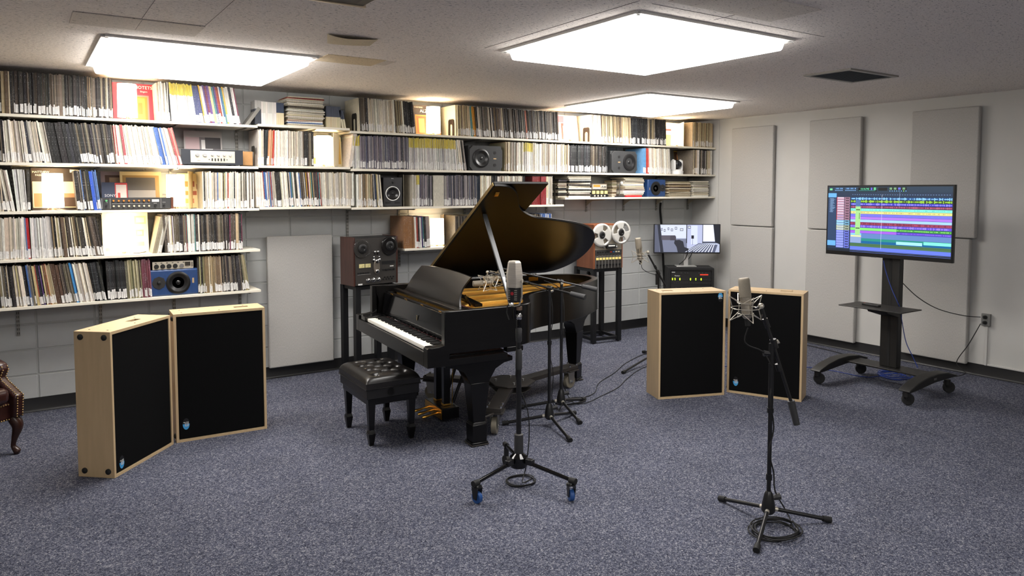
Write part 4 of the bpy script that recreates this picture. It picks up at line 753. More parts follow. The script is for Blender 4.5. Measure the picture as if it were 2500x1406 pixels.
# ================================================================ BENCH
lea = mat('black_leather', (24, 22, 21), .32, noise=(30, .12), bump=.15)
BN = thing('piano_bench', 'black tufted leather piano bench with four square tapered legs', 'bench', (-5.42, -2.0, 0), math.radians(-2))
bx, by = .20, .285    # half sizes: depth (x), length (y)
N1, N2 = 44, 60; vs = []; fs = []; but = [(-.105, -.2), (0, -.2), (.105, -.2), (-.105, -.067), (0, -.067), (.105, -.067), (-.105, .067), (0, .067), (.105, .067), (-.105, .2), (0, .2), (.105, .2)]
but = [(x, y) for x in (-.1, .1) for y in (-.21, -.07, .07, .21)]+[(0, y) for y in (-.14, 0, .14)]
def seat_z(x, y):
    ex, ey = abs(x)/bx, abs(y)/by; edge = max(0, 1-ex**7)**.5*max(0, 1-ey**9)**.5
    z = .052*edge
    for a, b in but: d2 = (x-a)**2+(y-b)**2; z -= .036*math.exp(-d2/.0006)
    for a, b in but:
        for c, d in but:
            if (a, b) < (c, d) and math.hypot(a-c, b-d) < .135:
                t_ = max(0, min(1, ((x-a)*(c-a)+(y-b)*(d-b))/((c-a)**2+(d-b)**2))); dd = (x-a-t_*(c-a))**2+(y-b-t_*(d-b))**2; z -= .016*math.exp(-dd/.00014)
    return .445+max(z, -.004)+(-.0 if edge else 0)
for i in range(N1+1):
    for j in range(N2+1):
        x = bx*(-1+2*i/N1); y = by*(-1+2*j/N2); vs.append((x, y, seat_z(x, y)))
for i in range(N1):
    for j in range(N2): a = i*(N2+1)+j; fs.append((a, a+N2+1, a+N2+2, a+1))
cu = MB().add(vs, fs); cu.lohi((-bx, -by, .405), (bx, by, .4435)); cu.build('cushion', lea, BN, 0, 60)
for a, b in but: MB().sphere((a, b, seat_z(a, b)+.001), .009, 10, (1, 1, .5)).build('button', lea, BN)
MB().tube([(-bx-.002, -by-.002, .405), (bx+.002, -by-.002, .405), (bx+.002, by+.002, .405), (-bx-.002, by+.002, .405)], .004, 6, True).build('piping', lea, BN)
MB().lohi((-bx+.006, -by+.006, .335), (bx-.006, by-.006, .402)).build('skirt', mat('leather_skirt', (20, 19, 19), .4), BN, .004)
MB().lohi((-bx+.02, -by+.02, .29), (bx-.02, by-.02, .334)).build('apron', ebony, BN, .003)
for s1 in (-1, 1):
    MB().lathe([(.028, 0), (.03, .008), (.026, .018), (.012, .02), (.01, .03), (0, .032)], 18, T(-.02, s1*(by-.006), .372) @ Rm('X', 90*s1 if s1 < 0 else -90)).build('height_knob', rubber, BN)
    for s2 in (-1, 1):
        l = MB(); M = T(s1*(bx-.05), s2*(by-.055), 0); l.box((0, 0, .200), (.036, .036, .18), M, top=(.052, .052)); l.box((0, 0, .098), (.05, .05, .024), M, top=(.036, .036)); l.box((0, 0, .045), (.030, .030, .082), M, top=(.052, .052)); l.box((0, 0, .002), (.03, .03, .004), M)
        l.build('leg', ebony, BN, .002)
# ================================================================ ACOUSTIC PANELS ON THE WALLS
felt = mat('panel_fabric', (180, 178, 174), .95, noise=((260, 260, 60), .10), bump=.25, spec=.1)
def panel(x, y, z, w, h, label, face, tilt=0., th=.05, dz=0):
    b = MB(); N = 10; vs = []; fs = []
    b.lohi((-w/2, 0, 0), (w/2, th, h))
    o = b.build('acoustic_panel', felt, None, .012, 40, (x, y, z), (tilt, 0, face)); o.modifiers[0].segments = 3; return tag(o, label, 'acoustic panel')
panel(-5.365, -.085, .113, .62, 1.225, 'grey fabric acoustic panel on the block wall beside the dark tape deck', 0, 0)
RW = math.radians(-90)
for y, zt, zb, w, lab in ((-1.0, 2.535, 1.322, .62, 'grey fabric panel nearest the corner, upper of its pair'), (-1.005, 1.314, .105, .62, 'grey fabric panel nearest the corner, lower of its pair'), (-2.10, 2.548, 1.325, .62, 'grey fabric panel behind the television, upper and nearer the corner'), (-2.085, 1.316, .10, .61, 'grey fabric panel beside the television post, lower and nearer the corner'), (-3.26, 2.55, 1.305, .63, 'grey fabric panel next to the wall outlet, upper of its pair'), (-3.22, 1.298, .097, .625, 'grey fabric panel next to the wall outlet, lower of its pair')):
    panel(-.062, y, zb, w, zt-zb, lab, RW)
# ================================================================ GOBOS
ply = mat('birch_ply', (198, 172, 134), .5, noise=((30, 30, 4), .05)); plyE = mat('ply_edge', (190, 160, 120), .55, noise=((2, 2, 90), .12)); cloth = mat('black_cloth', (15, 15, 16), .95, noise=(300, .25), spec=.1)
lblue = mat('logo_blue', (70, 160, 220), .4); lblk = mat('logo_black', (14, 14, 15), .4)
def gobo(loc, deg, label, logo, slot, flip=False, feet=True, w=.615, h=.905, d=.243):
    t = thing('gobo_panel', label, 'acoustic gobo', (*loc, 0), math.radians(deg), 'plywood acoustic gobos'); k = .018
    for x0 in (0, w-k): MB().lohi((x0, 0, 0), (x0+k, d, h)).build('side_panel', ply, t, .0015)
    MB().lohi((k, 0, 0), (w-k, d, k)).build('bottom_panel', ply, t)
    s0, s1 = slot-.05, slot+.05; tp = MB()
    tp.lohi((k, 0, h-k), (s0, d, h)); tp.lohi((s1, 0, h-k), (w-k, d, h)); tp.lohi((s0, 0, h-k), (s1, d*.42, h)); tp.lohi((s0, d*.62, h-k), (s1, d, h)); tp.build('top_panel', ply, t)
    MB().lohi((s0-.01, d*.3, h-.045), (s1+.01, d*.75, h-.04)).build('slot_shade_sheet', rubber, t)  # black sheet standing in for the shade inside the hand slot
    MB().lohi((k, d-k, k), (w-k, d-.002, h-k)).build('back_panel', ply, t)
    MB().lohi((k+.001, .004, k+.001), (w-k-.001, .03, h-k-.001)).build('cloth_face', cloth, t, .006)
    for x0, y0 in ((.06, .06), (.06, d-.06), (w*.5, .05), (w-.12, d-.06)): MB().cyl((x0, y0, h-.001), (x0, y0, h+.001), .006, None, 8).build('screw', rubber, t)
    if feet:
        for x0, sg in ((0, -1),) if feet is True else ((w, 1),):
            for y0 in (.04, d-.045):
                for z0 in (.04, h-.035):
                    MB().lathe([(.018, 0), (.018, .006), (.011, .012), (0, .014)], 14, T(x0, y0, z0) @ Rm('Y', 90*sg)).build('rubber_foot', rubber, t)
    lx, lz = logo; r, e = .030, .0022
    lg = link('logo', None, t, 0, (lx, .002, lz), (0, math.pi if flip else 0, 0)) if 0 else thing('logo', None, None); lg.parent = t; lg.location = (lx, .003, lz); lg.rotation_euler = (0, math.pi if flip else 0, 0)
    for m_, a0, a1 in ((lblue, 180, 360), (lblk, 0, 180)):
        P = [(r*.75*math.cos(math.radians(a0+(a1-a0)*i/16)), 1.35*r*math.sin(math.radians(a0+(a1-a0)*i/16))) for i in range(17)]
        MB().prism(P, 0, .001, Matrix(((1, 0, 0, 0), (0, 0, 1, 0), (0, 1, 0, 0), (0, 0, 0, 1)))).build('logo_disc', m_, lg)
    u = MB(); 
    for lo, hi in (((-.018, .010), (-.004, .014)), ((-.008, -.016), (-.004, .010)), ((-.008, -.016), (.015, -.011)), ((.0105, -.016), (.015, .016)), ((.0015, -.006), (.006, .016))): u.lohi((lo[0], -.0012, lo[1]), (hi[0], -.0002, hi[1]))
    u.build('logo_mark', inkw, lg)
gobo((-7.117, -1.901), 48.6, 'plywood gobo with black cloth face turned towards the piano bench side', (.075, .075), .40)
gobo((-6.690, -1.428), -2.8, 'plywood gobo with black cloth face standing square in front of the records', (.065, .125), .47)
gobo((-3.121, -2.518), -20.1, 'plywood gobo with upside-down logo beside the rack case', (.61-.045, .85), .13, True, 'right')
gobo((-2.455, -2.681), -64., 'plywood gobo with low logo standing nearest the television', (.075, .105), .46)
# ================================================================ MICROPHONES AND STANDS
stn = mat('stand_black', (20, 20, 21), .35); stg = mat('stand_grip', (50, 50, 51), .6); nick = mat('nickel', (178, 170, 156), .35, .85); nickl = mat('nickel_light', (206, 200, 186), .3, .7); mesh_ = mat('mic_grille', (150, 142, 128), .5, .6, noise=(900, .3), bump=.5)
def tripod(t, ends, hubz, pole_top, c, pr=.011, sleeve=None, lr=.0105):
    b = MB().lathe([(.024, hubz-.06), (.036, hubz-.045), (.034, hubz-.01), (.022, hubz+.045), (.014, hubz+.06)], 16, T(c[0], c[1], 0)); b.build('hub', stn, t)
    for e in ends:
        a = Vector((c[0], c[1], hubz-.03)); d = Vector((e[0]-c[0], e[1]-c[1], .014-a.z)); a2 = a+d.normalized()*.03; e2 = a+d
        l = MB().cyl(a2, e2-d.normalized()*.03, lr).build('leg', stn, t); MB().cyl(e2-d.normalized()*.045, e2, lr*1.45, lr*1.6, 14).build('rubber_tip', rubber, t)
        MB().cyl(a2+d.normalized()*.0, a2+d.normalized()*.02, lr*1.15).build('leg_clip', nickl, t)
    MB().cyl((c[0], c[1], hubz-.06), (c[0], c[1], pole_top), pr).build('pole', stn, t)
    MB().tube([(c[0]+.02, c[1]-.01, hubz+.02), (c[0]+.055, c[1]-.03, hubz+.03)], [.012, .02], 6).build('leg_knob', stg, t)
def u_mic(name, label, loc, rot, s=1., parent_off=0):
    t = thing(name, label, 'microphone', loc); t.rotation_euler = rot; r = .028*s
    # grille head: flat-sided wedge under a bevelled top
    h0, h1 = .10*s, .20*s; P = [(-r, -r*.55), (-r*.5, -r), (r*.5, -r), (r, -r*.55), (r, r*.55), (r*.5, r), (-r*.5, r), (-r, r*.55)]; n = 8
    vs = [(a, b, h0) for a, b in P]+[(a*.98, b*.75, h1-.008*s) for a, b in P]+[(a*.85, b*.5, h1) for a, b in P]
    MB().add(vs, [tuple(range(n-1, -1, -1)), tuple(range(2*n, 3*n))]+[(k*n+i, k*n+(i+1) % n, (k+1)*n+(i+1) % n, (k+1)*n+i) for k in range(2) for i in range(n)]).build('grille', mesh_, t, .002)
    MB().lathe([(r*.55, -.012*s), (r*.72, -.008*s), (r*.86, 0), (r*.88, .004), (r*.93, .03*s), (r*1.02, .088*s), (r*1.04, .092*s), (r*1.04, h0)], 24).build('body', nick, t)
    MB().lathe([(r*.9, .006*s), (r*.92, .006*s), (r*.92, .009*s), (r*.9, .009*s)], 24).build('band', rubber, t); 
    MB().lathe([(r*.5, -.05*s), (r*.5, -.01*s)], 14).build('connector', rubber, t)
    return t
def shock(label, loc, rot, s=1., lightc=True):
    t = thing('shock_mount', label, 'shock mount', loc); t.rotation_euler = rot; wr_ = .0023; m = nickl
    for k in range(4):
        a = math.pi/4+k*math.pi/2; c_, s_ = math.cos(a), math.sin(a); b0 = a+math.pi/4; 
        up = Vector((.085*s*c_, .085*s*s_, .062*s)); dn = Vector((.085*s*c_, .085*s*s_, -.062*s)); mid = Vector((.068*s*c_, .068*s*s_, 0))
        MB().tube([up, mid, dn], wr_, 6).build('outer_wire', m, t)
        for v_, zz in ((up, .026*s), (dn, -.026*s)):
            for da in (-math.pi/4, math.pi/4): MB().tube([v_, Vector((.038*s*math.cos(a+da), .038*s*math.sin(a+da), zz))], wr_*.9, 6).build('elastic_wire', m, t)
    for rr, zz in ((.068, 0), (.039, .026), (.039, -.026)): MB().tube([(rr*s*math.cos(i*math.pi/12), rr*s*math.sin(i*math.pi/12), zz*s) for i in range(24)], wr_, 6, True).build('ring', m, t)
    return t
def xlr_cord(name, label, P, r=.0032, m=None, n=6):
    return tag(MB().tube(catmull(P, n), r, 6).build(name, m or rubber), label, 'cable')
def coil(P, c, r0, turns, z0, dz, sq=1., rj=.012, seed=1):
    rr = random.Random(seed); out = []
    for k in range(turns):
        ra, ph = r0+rr.uniform(-rj, rj), rr.uniform(0, .3)
        cxo, cyo = rr.uniform(-rj, rj), rr.uniform(-rj, rj)
        for i in range(20): a = 2*math.pi*i/20; out.append((c[0]+cxo+ra*math.cos(a), c[1]+cyo+ra*sq*math.sin(a), z0+dz*k+.002*math.sin(3*a+ph)))
    return out
# --- single stand in the foreground with condenser in a spider mount
cR = Vector((-4.307, -4.517, 0)); S1 = thing('boom_stand', 'black boom microphone stand with tripod base on open carpet', 'microphone stand', cR)
ends = [pz(1757, 1217, .012)-cR, pz(2028, 1270, .012)-cR, pz(1846, 1345, .012)-cR]
tripod(S1, ends, .12, .90, (0, 0))
MB().cyl((0, 0, .24), (0, 0, .27), .016).build('collar', stn, S1); MB().cyl((0, 0, .62), (0, 0, .86), .0135).build('sleeve', stn, S1); MB().cyl((0, 0, .60), (0, 0, .625), .017).build('collar', stn, S1)
bq = lambda x, y: vert(x, y, cR)-cR
b0, b1 = bq(1860, 752), bq(1943, 1018); bp_ = bq(1884, 838)
MB().cyl(b0, b1, .0085).build('boom', stn, S1); MB().cyl(bq(1867, 778), bq(1875, 800), .014).build('boom_clamp', stn, S1); MB().cyl(bq(1893, 850), bq(1887, 828), .017).build('boom_clamp', stn, S1)
MB().cyl(bq(1898, 888), bq(1903, 905), .014).build('boom_clamp', stn, S1); MB().cyl(bq(1931, 978), bq(1945, 1036), .019, .017).build('counterweight', stg, S1)
MB().cyl((0, 0, .88), bp_, .014).build('swivel', stn, S1); MB().tube([(0, 0, .91), bq(1864, 862)], [.010, .016], 8).build('wing_knob', stn, S1); MB().tube([bq(1893, 838), bq(1901, 833)], [.006, .012], 8).build('thumb_screw', nickl, S1); MB().tube([bq(1868, 773), bq(1860, 770)], [.006, .011], 8).build('thumb_screw', stn, S1)
MB().sphere(bq(1858, 747), .016, 14).build('joint', nickl, S1); MB().cyl(bq(1858, 747), bq(1846, 755), .009).build('joint_arm', stn, S1)
mc = vert(1820, 752, cR)
u_mic('condenser_microphone', 'champagne studio condenser microphone on the open carpet stand', vert(1824, 772, cR), (math.radians(-4), math.radians(-5), math.radians(-35)), 1.0)
shock('silver wire spider mount on the open carpet boom stand', mc, (0, 0, math.radians(20)), 1.05)
P = [bq(1826, 800)+cR, bq(1818, 830)+cR, bq(1830, 845)+cR, bq(1862, 858)+cR, cR+Vector((-.02, -.01, .86)), cR+Vector((.018, .0, .8)), cR+Vector((-.02, -.012, .68)), cR+Vector((.018, -.01, .52)), cR+Vector((-.02, -.012, .4)), cR+Vector((.022, -.012, .28)), cR+Vector((.026, -.02, .18)), pz(1915, 1240, .06), pz(1932, 1275, .012)]
cc = (pz(1892, 1300).x, pz(1892, 1300).y)
P += coil(None, cc, .125, 5, .006, .0055, .85, .014, 3)+[(pz(1935, 1285).x, pz(1935, 1285).y, .03), (pz(1950, 1302).x, pz(1950, 1302).y, .012)]
xlr_cord('microphone_cable', 'black microphone cable coiled under the open carpet boom stand', P, .0038, None, 3)
a_ = pz(1944, 1292, .012); b_ = pz(1953, 1304, .012); tag(MB().cyl(a_, b_, .0095, .010).build('cable_connector', mat('connector_dark', (40, 40, 42), .3, .6)), 'dark metal plug end lying by the coiled cable', 'connector')
# --- wheeled stand with ribbon microphone
cM = Vector((-5.105, -3.345, 0)); S2 = thing('rolling_stand', 'black wheeled microphone stand with blue casters beside the piano', 'microphone stand', cM); hz = .155
MB().lathe([(.05, hz-.045), (.056, hz-.03), (.054, hz+.015), (.03, hz+.035), (.024, hz+.04)], 24).build('hub', gloss, S2); MB().lathe([(.026, hz+.03), (.028, hz+.04), (.027, hz+.15), (.02, hz+.155)], 18).build('lower_grip', stg, S2)
MB().cyl((0, 0, hz), (0, 0, .72), .0155).build('pole', stn, S2); MB().lathe([(.019, .70), (.021, .71), (.02, .80), (.016, .82)], 16).build('upper_grip', stg, S2)
MB().cyl((0, 0, .80), (0, 0, .88), .011).build('pole_extension', stn, S2)
MB().lathe([(.012, .86), (.019, .87), (.019, .94), (.014, .95), (.014, .955)], 16).build('height_clutch', stg, S2)
for z_ in (.952, .985): MB().cyl((0, 0, z_), (0, 0, z_+.012), .016).build('lock_ring', gloss, S2)
MB().sphere((0, 0, 1.015), .020, 16, (1, 1, 1.2)).build('ball_joint', chrome, S2); MB().cyl((0, 0, .955), (0, 0, 1.09), .010).build('joint_stem', gloss, S2); MB().tube([(0, 0, .97), vert(1268, 820, cM)-cM], [.005, .009], 8).build('tilt_lever', chrome, S2)
MB().cyl((0, 0, 1.055), (0, 0, 1.075), .020).build('thread_ring', mat('bronze_ring', (130, 110, 96), .4, .8), S2)
blu = mat('caster_blue', (36, 78, 140), .45)
for (x, y), sgn in (((1165, 1228), 1), ((1394, 1222), 1)):
    e = pz(x, y)-cM; d = Vector((e.x, e.y, 0)).normalized(); tip = Vector((e.x, e.y, .118))+d*.02
    MB().cyl(Vector((0, 0, hz-.005))+d*.05, tip, .0115).build('leg', gloss, S2); MB().cyl(tip-d*.03, tip+d*.012, .017, .018).build('rubber_tip', rubber, S2); MB().box((0, 0, 0), (.05, .032, .036), T(*(Vector((0, 0, hz))+d*.085)) @ Matrix.Rotation(math.atan2(d.y, d.x), 4, 'Z')).build('leg_latch', stn, S2, .004)
    side = Vector((-d.y, d.x, 0)); ax = (side*.8+d*.6).normalized() if x > 1300 else d
    c = Vector((e.x, e.y, .034))
    MB().cyl(c-ax*.013, c+ax*.013, .034, None, 22).build('wheel', blu, S2, .004); MB().cyl(c-ax*.02, c+ax*.02, .008).build('axle', chrome, S2)
    for s_ in (-1, 1):
        q = c+ax*.0185*s_; rt = Matrix.Rotation(math.atan2(ax.y, ax.x)-math.pi/2, 4, 'Z'); MB().prism([(-.012, -.01), (.014, -.008), (.026, .058), (-.024, .058)], -.0018, .0018, T(*q) @ rt @ Mvz()).build('fork', stn, S2)
    MB().cyl((e.x, e.y, .092), (e.x, e.y, .098), .028).build('swivel_plate', stn, S2); MB().cyl((e.x, e.y, .098), (e.x, e.y, .114), .012).build('stem_nut', chrome, S2)
e = (pz(1238, 1098, .16)-cM); d = Vector((.33, .94, 0)).normalized(); MB().cyl(Vector((0, 0, hz))+d*.04, Vector((0, 0, .13))+d*.33, .0115).build('leg', gloss, S2); MB().cyl(Vector((0, 0, .132))+d*.30, Vector((0, 0, .129))+d*.345, .017).build('rubber_tip', rubber, S2)
c = Vector((0, 0, 0))+d*.31; MB().cyl(c+Vector((-.013, 0, .034)), c+Vector((.013, 0, .034)), .034, None, 22).build('wheel', rubber, S2, .004); MB().cyl((c.x, c.y, .066), (c.x, c.y, .114), .016).build('swivel_plate', stn, S2)
# ribbon microphone on top
RMz = 1.16; RB = thing('ribbon_microphone', 'large silver and black ribbon microphone with faceted mesh head', 'microphone', cM+Vector((-.022, .014, 1.1)), math.radians(-56)); hw_, hd_ = .043, .034
hex_ = lambda w_, d_: [(-w_, 0), (-w_*.5, -d_), (w_*.5, -d_), (w_, 0), (w_*.5, d_), (-w_*.5, d_)]
def loft(sec):
    m = MB(); vs = []; n = 6
    for w_, d_, z_ in sec: vs += [(a, b, z_) for a, b in hex_(w_, d_)]
    return m.add(vs, [tuple(range(n-1, -1, -1)), tuple(range((len(sec)-1)*n, len(sec)*n))]+[(k*n+i, k*n+(i+1) % n, (k+1)*n+(i+1) % n, (k+1)*n+i) for k in range(len(sec)-1) for i in range(n)])
RB.location.z = 1.075
silm = mat('ribbon_mesh', (196, 188, 176), .45, .35, noise=((10, 10, 700), .2), bump=.25)
loft([(.046, .036, .115), (.052, .041, .17), (.053, .042, .19), (.042, .034, .262), (.035, .028, .272)]).build('mesh_head', silm, RB, .002, 20); loft([(.043, .034, .028), (.045, .036, .114)]).build('lower_body', blk, RB, .002, 20)
for i in range(6):
    for s_ in (-1, 1): MB().box((s_*.0215+.0, -.0355, .046+i*.011), (.017, .0015, .003)).build('louvre', nickl, RB)
disc(MB(), (.0, -.0355, .082), .010, .002, 16).build('red_badge', mat('badge_red', (176, 40, 50), .4), RB)
for s_ in (-1, 1): MB().tube([(s_*.046, 0, .155), (s_*.047, 0, .06), (s_*.03, 0, .012), (0, 0, .0)], .006, 8).build('yoke_arm', nickl, RB); MB().cyl((s_*.040, 0, .155), (s_*.052, 0, .155), .013).build('pivot_knob', nickl, RB)
MB().cyl((0, 0, -.07), (0, 0, .0), .0155).build('cable_barrel', gloss, RB); MB().tube([(-.02, 0, .03), (-.045, 0, .0), (-.05, 0, -.04), (-.03, -.01, -.08)], .004, 6).build('pigtail', rubber, RB)
P = [cM+Vector((-.03, -.02, 1.0)), cM+Vector((-.028, -.02, .9)), cM+Vector((-.03, -.018, .72)), vert(1262, 930, cM), vert(1288, 1000, cM), vert(1292, 1060, cM), vert(1288, 1110, cM), pz(1282, 1150, .05), pz(1275, 1178, .01)]
cc = (pz(1271, 1177).x, pz(1271, 1177).y); P += coil(None, cc, .085, 3, .005, .005, .95, .004, 5)
xlr_cord('ribbon_cable', 'thin black cable hanging down the wheeled stand into a small coil', P, .0034, None, 3)
# --- two boom stands at the bend of the piano with two tube microphones
def piano_boom(nm, c, ends, top_px, pts, label, grip):
    c = Vector(c); t = thing('piano_boom_stand', label, 'microphone stand', c); e = [pz(x, y, .012)-c for x, y in ends]
    top = vert(*top_px, c)-c; tripod(t, e, .12, top.z, (0, 0), .012, None, .0115); MB().cyl((0, 0, .62), (0, 0, .65), .017).build('collar', stn, t); MB().cyl((0, 0, .65), (0, 0, top.z), .0095).build('upper_pole', stn, t)
    return t, c, top
PM = Matrix.Translation((-5.247, -1.944, 0)) @ Matrix.Rotation(-.0843, 4, 'Z')
h1, h2 = PM @ Vector((.73, -.05, 1.125)), PM @ Vector((.85, -.02, 1.150))
for nm, c, ends, tp, hd, ctr, lab in (('a', (-4.312, -2.583, 0), [(1227, 1034), (1393, 1076), (1403, 1008)], (1345, 704), h1, (1424, 716), 'black boom stand in the bend of the piano, nearer the rolling stand'), ('b', (-4.0, -2.321, 0), [(1266, 995), (1417, 1033), (1427, 975)], (1369, 687), h2, (1410, 691), 'black boom stand in the bend of the piano, nearer the wooden tape deck')):
    t, c, top = piano_boom(nm, c, ends, tp, None, lab, None); piv = top+c; dv = (hd-piv).normalized(); tail = piv-dv*.24
    MB().cyl(tail-c, hd-c, .0075).build('boom', stn, t); MB().cyl(tail-c-dv*.05, tail-c+dv*.07, .019, .017).build('counterweight', stg, t); MB().cyl(piv-c-dv*.02, piv-c+dv*.03, .016).build('boom_clamp', stn, t); MB().cyl(piv-c+dv*.19, piv-c+dv*.22, .013).build('boom_clamp', stn, t); MB().sphere(piv-c, .018).build('swivel', stn, t)
    MB().tube([piv-c, piv-c+Vector((.0, -.02, -.02))], [.006, .012], 8).build('thumb_screw', nickl, t)
for h_, v_, lab in ((h1, .73, 'silver wire mount over the piano strings, nearer the keys'), (h2, .85, 'silver wire mount over the piano strings, nearer the tail')):
    q = h_+Vector((0, 0, -.085)); s_ = shock(lab, q, (math.radians(90), 0, math.radians(80)), .95)
    MB().tube([(0, -.0, 0), (0, .05, 0), (0, .08, 0)], .005, 8).build('mount_arm', nickl, s_); MB().sphere((0, .085, 0), .013).build('joint', nickl, s_)
for h_, lab in ((h1, 'grey tube microphone lying level over the piano strings nearer the keys'), (h2, 'pale tube microphone lying level over the piano strings nearer the tail')):
    q = h_+Vector((.035, -.004, -.085)); u_mic('tube_microphone', lab, q, (0, math.radians(-90), math.radians(-4)), .82)
xlr_cord('piano_cable', 'black cable trailing from the nearer piano boom stand', [PM @ Vector((.9, -.1, 1.09)), Vector((-4.36, -2.5, 1.04)), Vector((-4.29, -2.56, .99)), Vector((-4.285, -2.585, .8)), Vector((-4.30, -2.56, .6)), Vector((-4.29, -2.60, .4)), Vector((-4.27, -2.56, .2)), pz(1362, 1000, .05), pz(1375, 985, .006), pz(1400, 978, .006), pz(1450, 960, .006), pz(1462, 935, .006), pz(1500, 910, .006), pz(1530, 885, .006), pz(1580, 862, .006), pz(1640, 850, .006)])
xlr_cord('piano_cable', 'black cable trailing from the farther piano boom stand', [Vector((-4.12, -2.25, 1.05)), Vector((-4.0, -2.30, .98)), Vector((-3.98, -2.33, .8)), Vector((-4.0, -2.33, .5)), Vector((-4.02, -2.34, .3)), pz(1390, 972, .03), pz(1410, 985, .006), pz(1435, 982, .006), pz(1465, 968, .006), pz(1510, 945, .006), pz(1530, 925, .006), pz(1565, 900, .006), pz(1620, 880, .006)])
xlr_cord('coiled_cable', 'black cable loops lying round the piano boom stand feet', coil(None, (pz(1393, 982).x, pz(1393, 982).y), .12, 4, .005, .004, .6, .02, 9), .0036, None, 2)
# --- far stand behind the gobo
cF = Vector((-2.08, -1.465, 0)); S4 = thing('far_boom_stand', 'black boom microphone stand by the block wall behind the gobos', 'microphone stand', cF)
tripod(S4, [pz(1520, 910, .012)-cF, Vector((.1, .32, .012)), Vector((.28, -.2, .012))], .12, (vert(1605, 662, cF)).z, (0, 0))
fq = lambda x, y: vert(x, y, cF)-cF
MB().cyl(fq(1583, 622), fq(1626, 700), .0095).build('boom', stn, S4); MB().cyl(fq(1604, 660), fq(1609, 670), .02).build('boom_clamp', stn, S4); MB().cyl(fq(1604, 668), fq(1604, 695), .016).build('sleeve', stn, S4); MB().cyl(fq(1598, 648), fq(1602, 656), .014).build('boom_clamp', stn, S4); MB().sphere(fq(1582, 616), .018).build('joint', nickl, S4)
u_mic('condenser_microphone', 'champagne condenser microphone tilted in front of the block wall', vert(1563, 632, cF), (math.radians(4), math.radians(-8), math.radians(-30)), 1.1); shock('silver wire spider mount in front of the block wall', vert(1563, 626, cF), (math.radians(4), math.radians(-6), math.radians(10)), 1.05)
xlr_cord('far_cable', 'black cable sagging from the microphone by the block wall', [vert(1566, 645, cF), vert(1568, 655, cF), vert(1580, 664, cF), vert(1600, 671, cF), cF+Vector((.012, -.012, .85)), cF+Vector((.014, -.01, .3)), cF+Vector((.1, .05, .006)), cF+Vector((.3, .1, .006))])
# ================================================================ TELEVISION CART
tvx = -1.20; cartm = mat('cart_black', (24, 23, 22), .5, noise=(60, .1)); TC = thing('television_cart', 'black wheeled television cart with a small equipment shelf', 'television cart', (-1.10, -3.365, 0), math.radians(0))
MB().lohi((-.02, -.08, .181), (.05, .08, 1.55)).build('post', cartm, TC, .006); MB().lohi((-.022, -.012, .19), (-.0205, .012, 1.5)).build('cable_channel', rubber, TC)
MB().lohi((-.09, -.40, .164), (.13, .40, .18)).build('base_plate', cartm, TC, .004)
arc = [(-.50, .125), (-.48, .140), (-.36, .180), (-.2, .210), (-.05, .218), (.12, .205), (.27, .165), (.27, .150), (.1, .152), (-.1, .148), (-.38, .122), (-.48, .116)]
for s_ in (-1, 1):
    MB().prism(arc, s_*.405-.05, s_*.405+.05, Mvz()).build('foot_arm', cartm, TC, .006)
    for x_ in (-.45, .215):
        c = Vector((x_+.02, s_*.405, .0515)); ax = Vector((.62+.1*s_, .75, 0)).normalized()
        MB().cyl(c-ax*.014, c+ax*.014, .0495, None, 24).build('wheel', mat('wheel_dark', (34, 34, 35), .6), TC, .004); MB().cyl(c-ax*.02, c+ax*.02, .012).build('axle', stg, TC)
        MB().cyl((c.x-.03, c.y, .075), (c.x-.03, c.y, .122), .026).build('swivel_stem', cartm, TC)
        for q_ in (-1, 1): q = c+ax*.019*q_; MB().prism([(-.03, .0), (.012, -.012), (.02, .03), (.0, .045), (-.04, .045)], -.002, .002, T(*q) @ Matrix.Rotation(math.atan2(ax.y, ax.x)-math.pi/2, 4, 'Z') @ Mvz()).build('fork', cartm, TC)
MB().lohi((-.35, -.285, .728), (-.021, .285, .738)).build('equipment_shelf', mat('shelf_mesh', (40, 38, 36), .5, noise=(300, .4)), TC, .003)
MB().prism([(-.02, .64), (-.02, .727), (-.24, .727), (-.21, .69)], -.09, .09, Mvz()).build('shelf_bracket', cartm, TC, .004)
MB().lohi((-.034, -.2, 1.3), (-.0205, .2, 1.7)).build('screen_mount', cartm, TC)
letters('LIFT', .012, inkw, TC, (-.34, -.4905, .125), (math.pi/2, 0, 0)) if 0 else MB().box((-.1, -.4555, .18), (.045, .001, .018)).build('rating_label', mat('rating_label', (90, 90, 90), .5), TC)
# remote + television
rm = thing('remote_control', 'black remote control resting on the cart shelf', 'remote control', (-1.30, -3.30, .7390), math.radians(80)); MB().lohi((-.085, -.02, 0), (.085, .02, .018)).build('body', blk, rm, .004)
for i in range(5):
    for j in range(3): MB().box((-.05+i*.022, -.011+j*.011, .0185), (.008, .006, .002)).build('button', stg, rm)
MB().box((.072, 0, .0185), (.008, .008, .002)).build('power_button', mat('button_red', (190, 60, 30), .4), rm)
TV = thing('television', 'large flat television showing colourful audio editing tracks', 'television', (tvx, -3.35, 1.163), math.radians(-90)); W2, HT = .572, .645
MB().lohi((-W2, 0, 0), (W2, .035, HT)).build('housing', mat('tv_black', (14, 14, 15), .35), TV, .003); MB().lohi((-.32, .035, .1), (.32, .065, .5)).build('rear_bulge', blk, TV, .006)
scr = MB(); sw, s0, s1 = W2-.014, .035, HT-.014; e = [0]
rs = random.Random(11)
def SQ(x0, y0, x1, y1, c, k=0):    # 0..1 screen units, y down
    e[0] += 1; yy = -.0006-.00012*k; X = lambda v: -sw+2*sw*v; Z = lambda v: s1-(s1-s0)*v
    scr.quad((X(x0), yy, Z(y1)), (X(x1), yy, Z(y1)), (X(x1), yy, Z(y0)), (X(x0), yy, Z(y0)), lin(c))
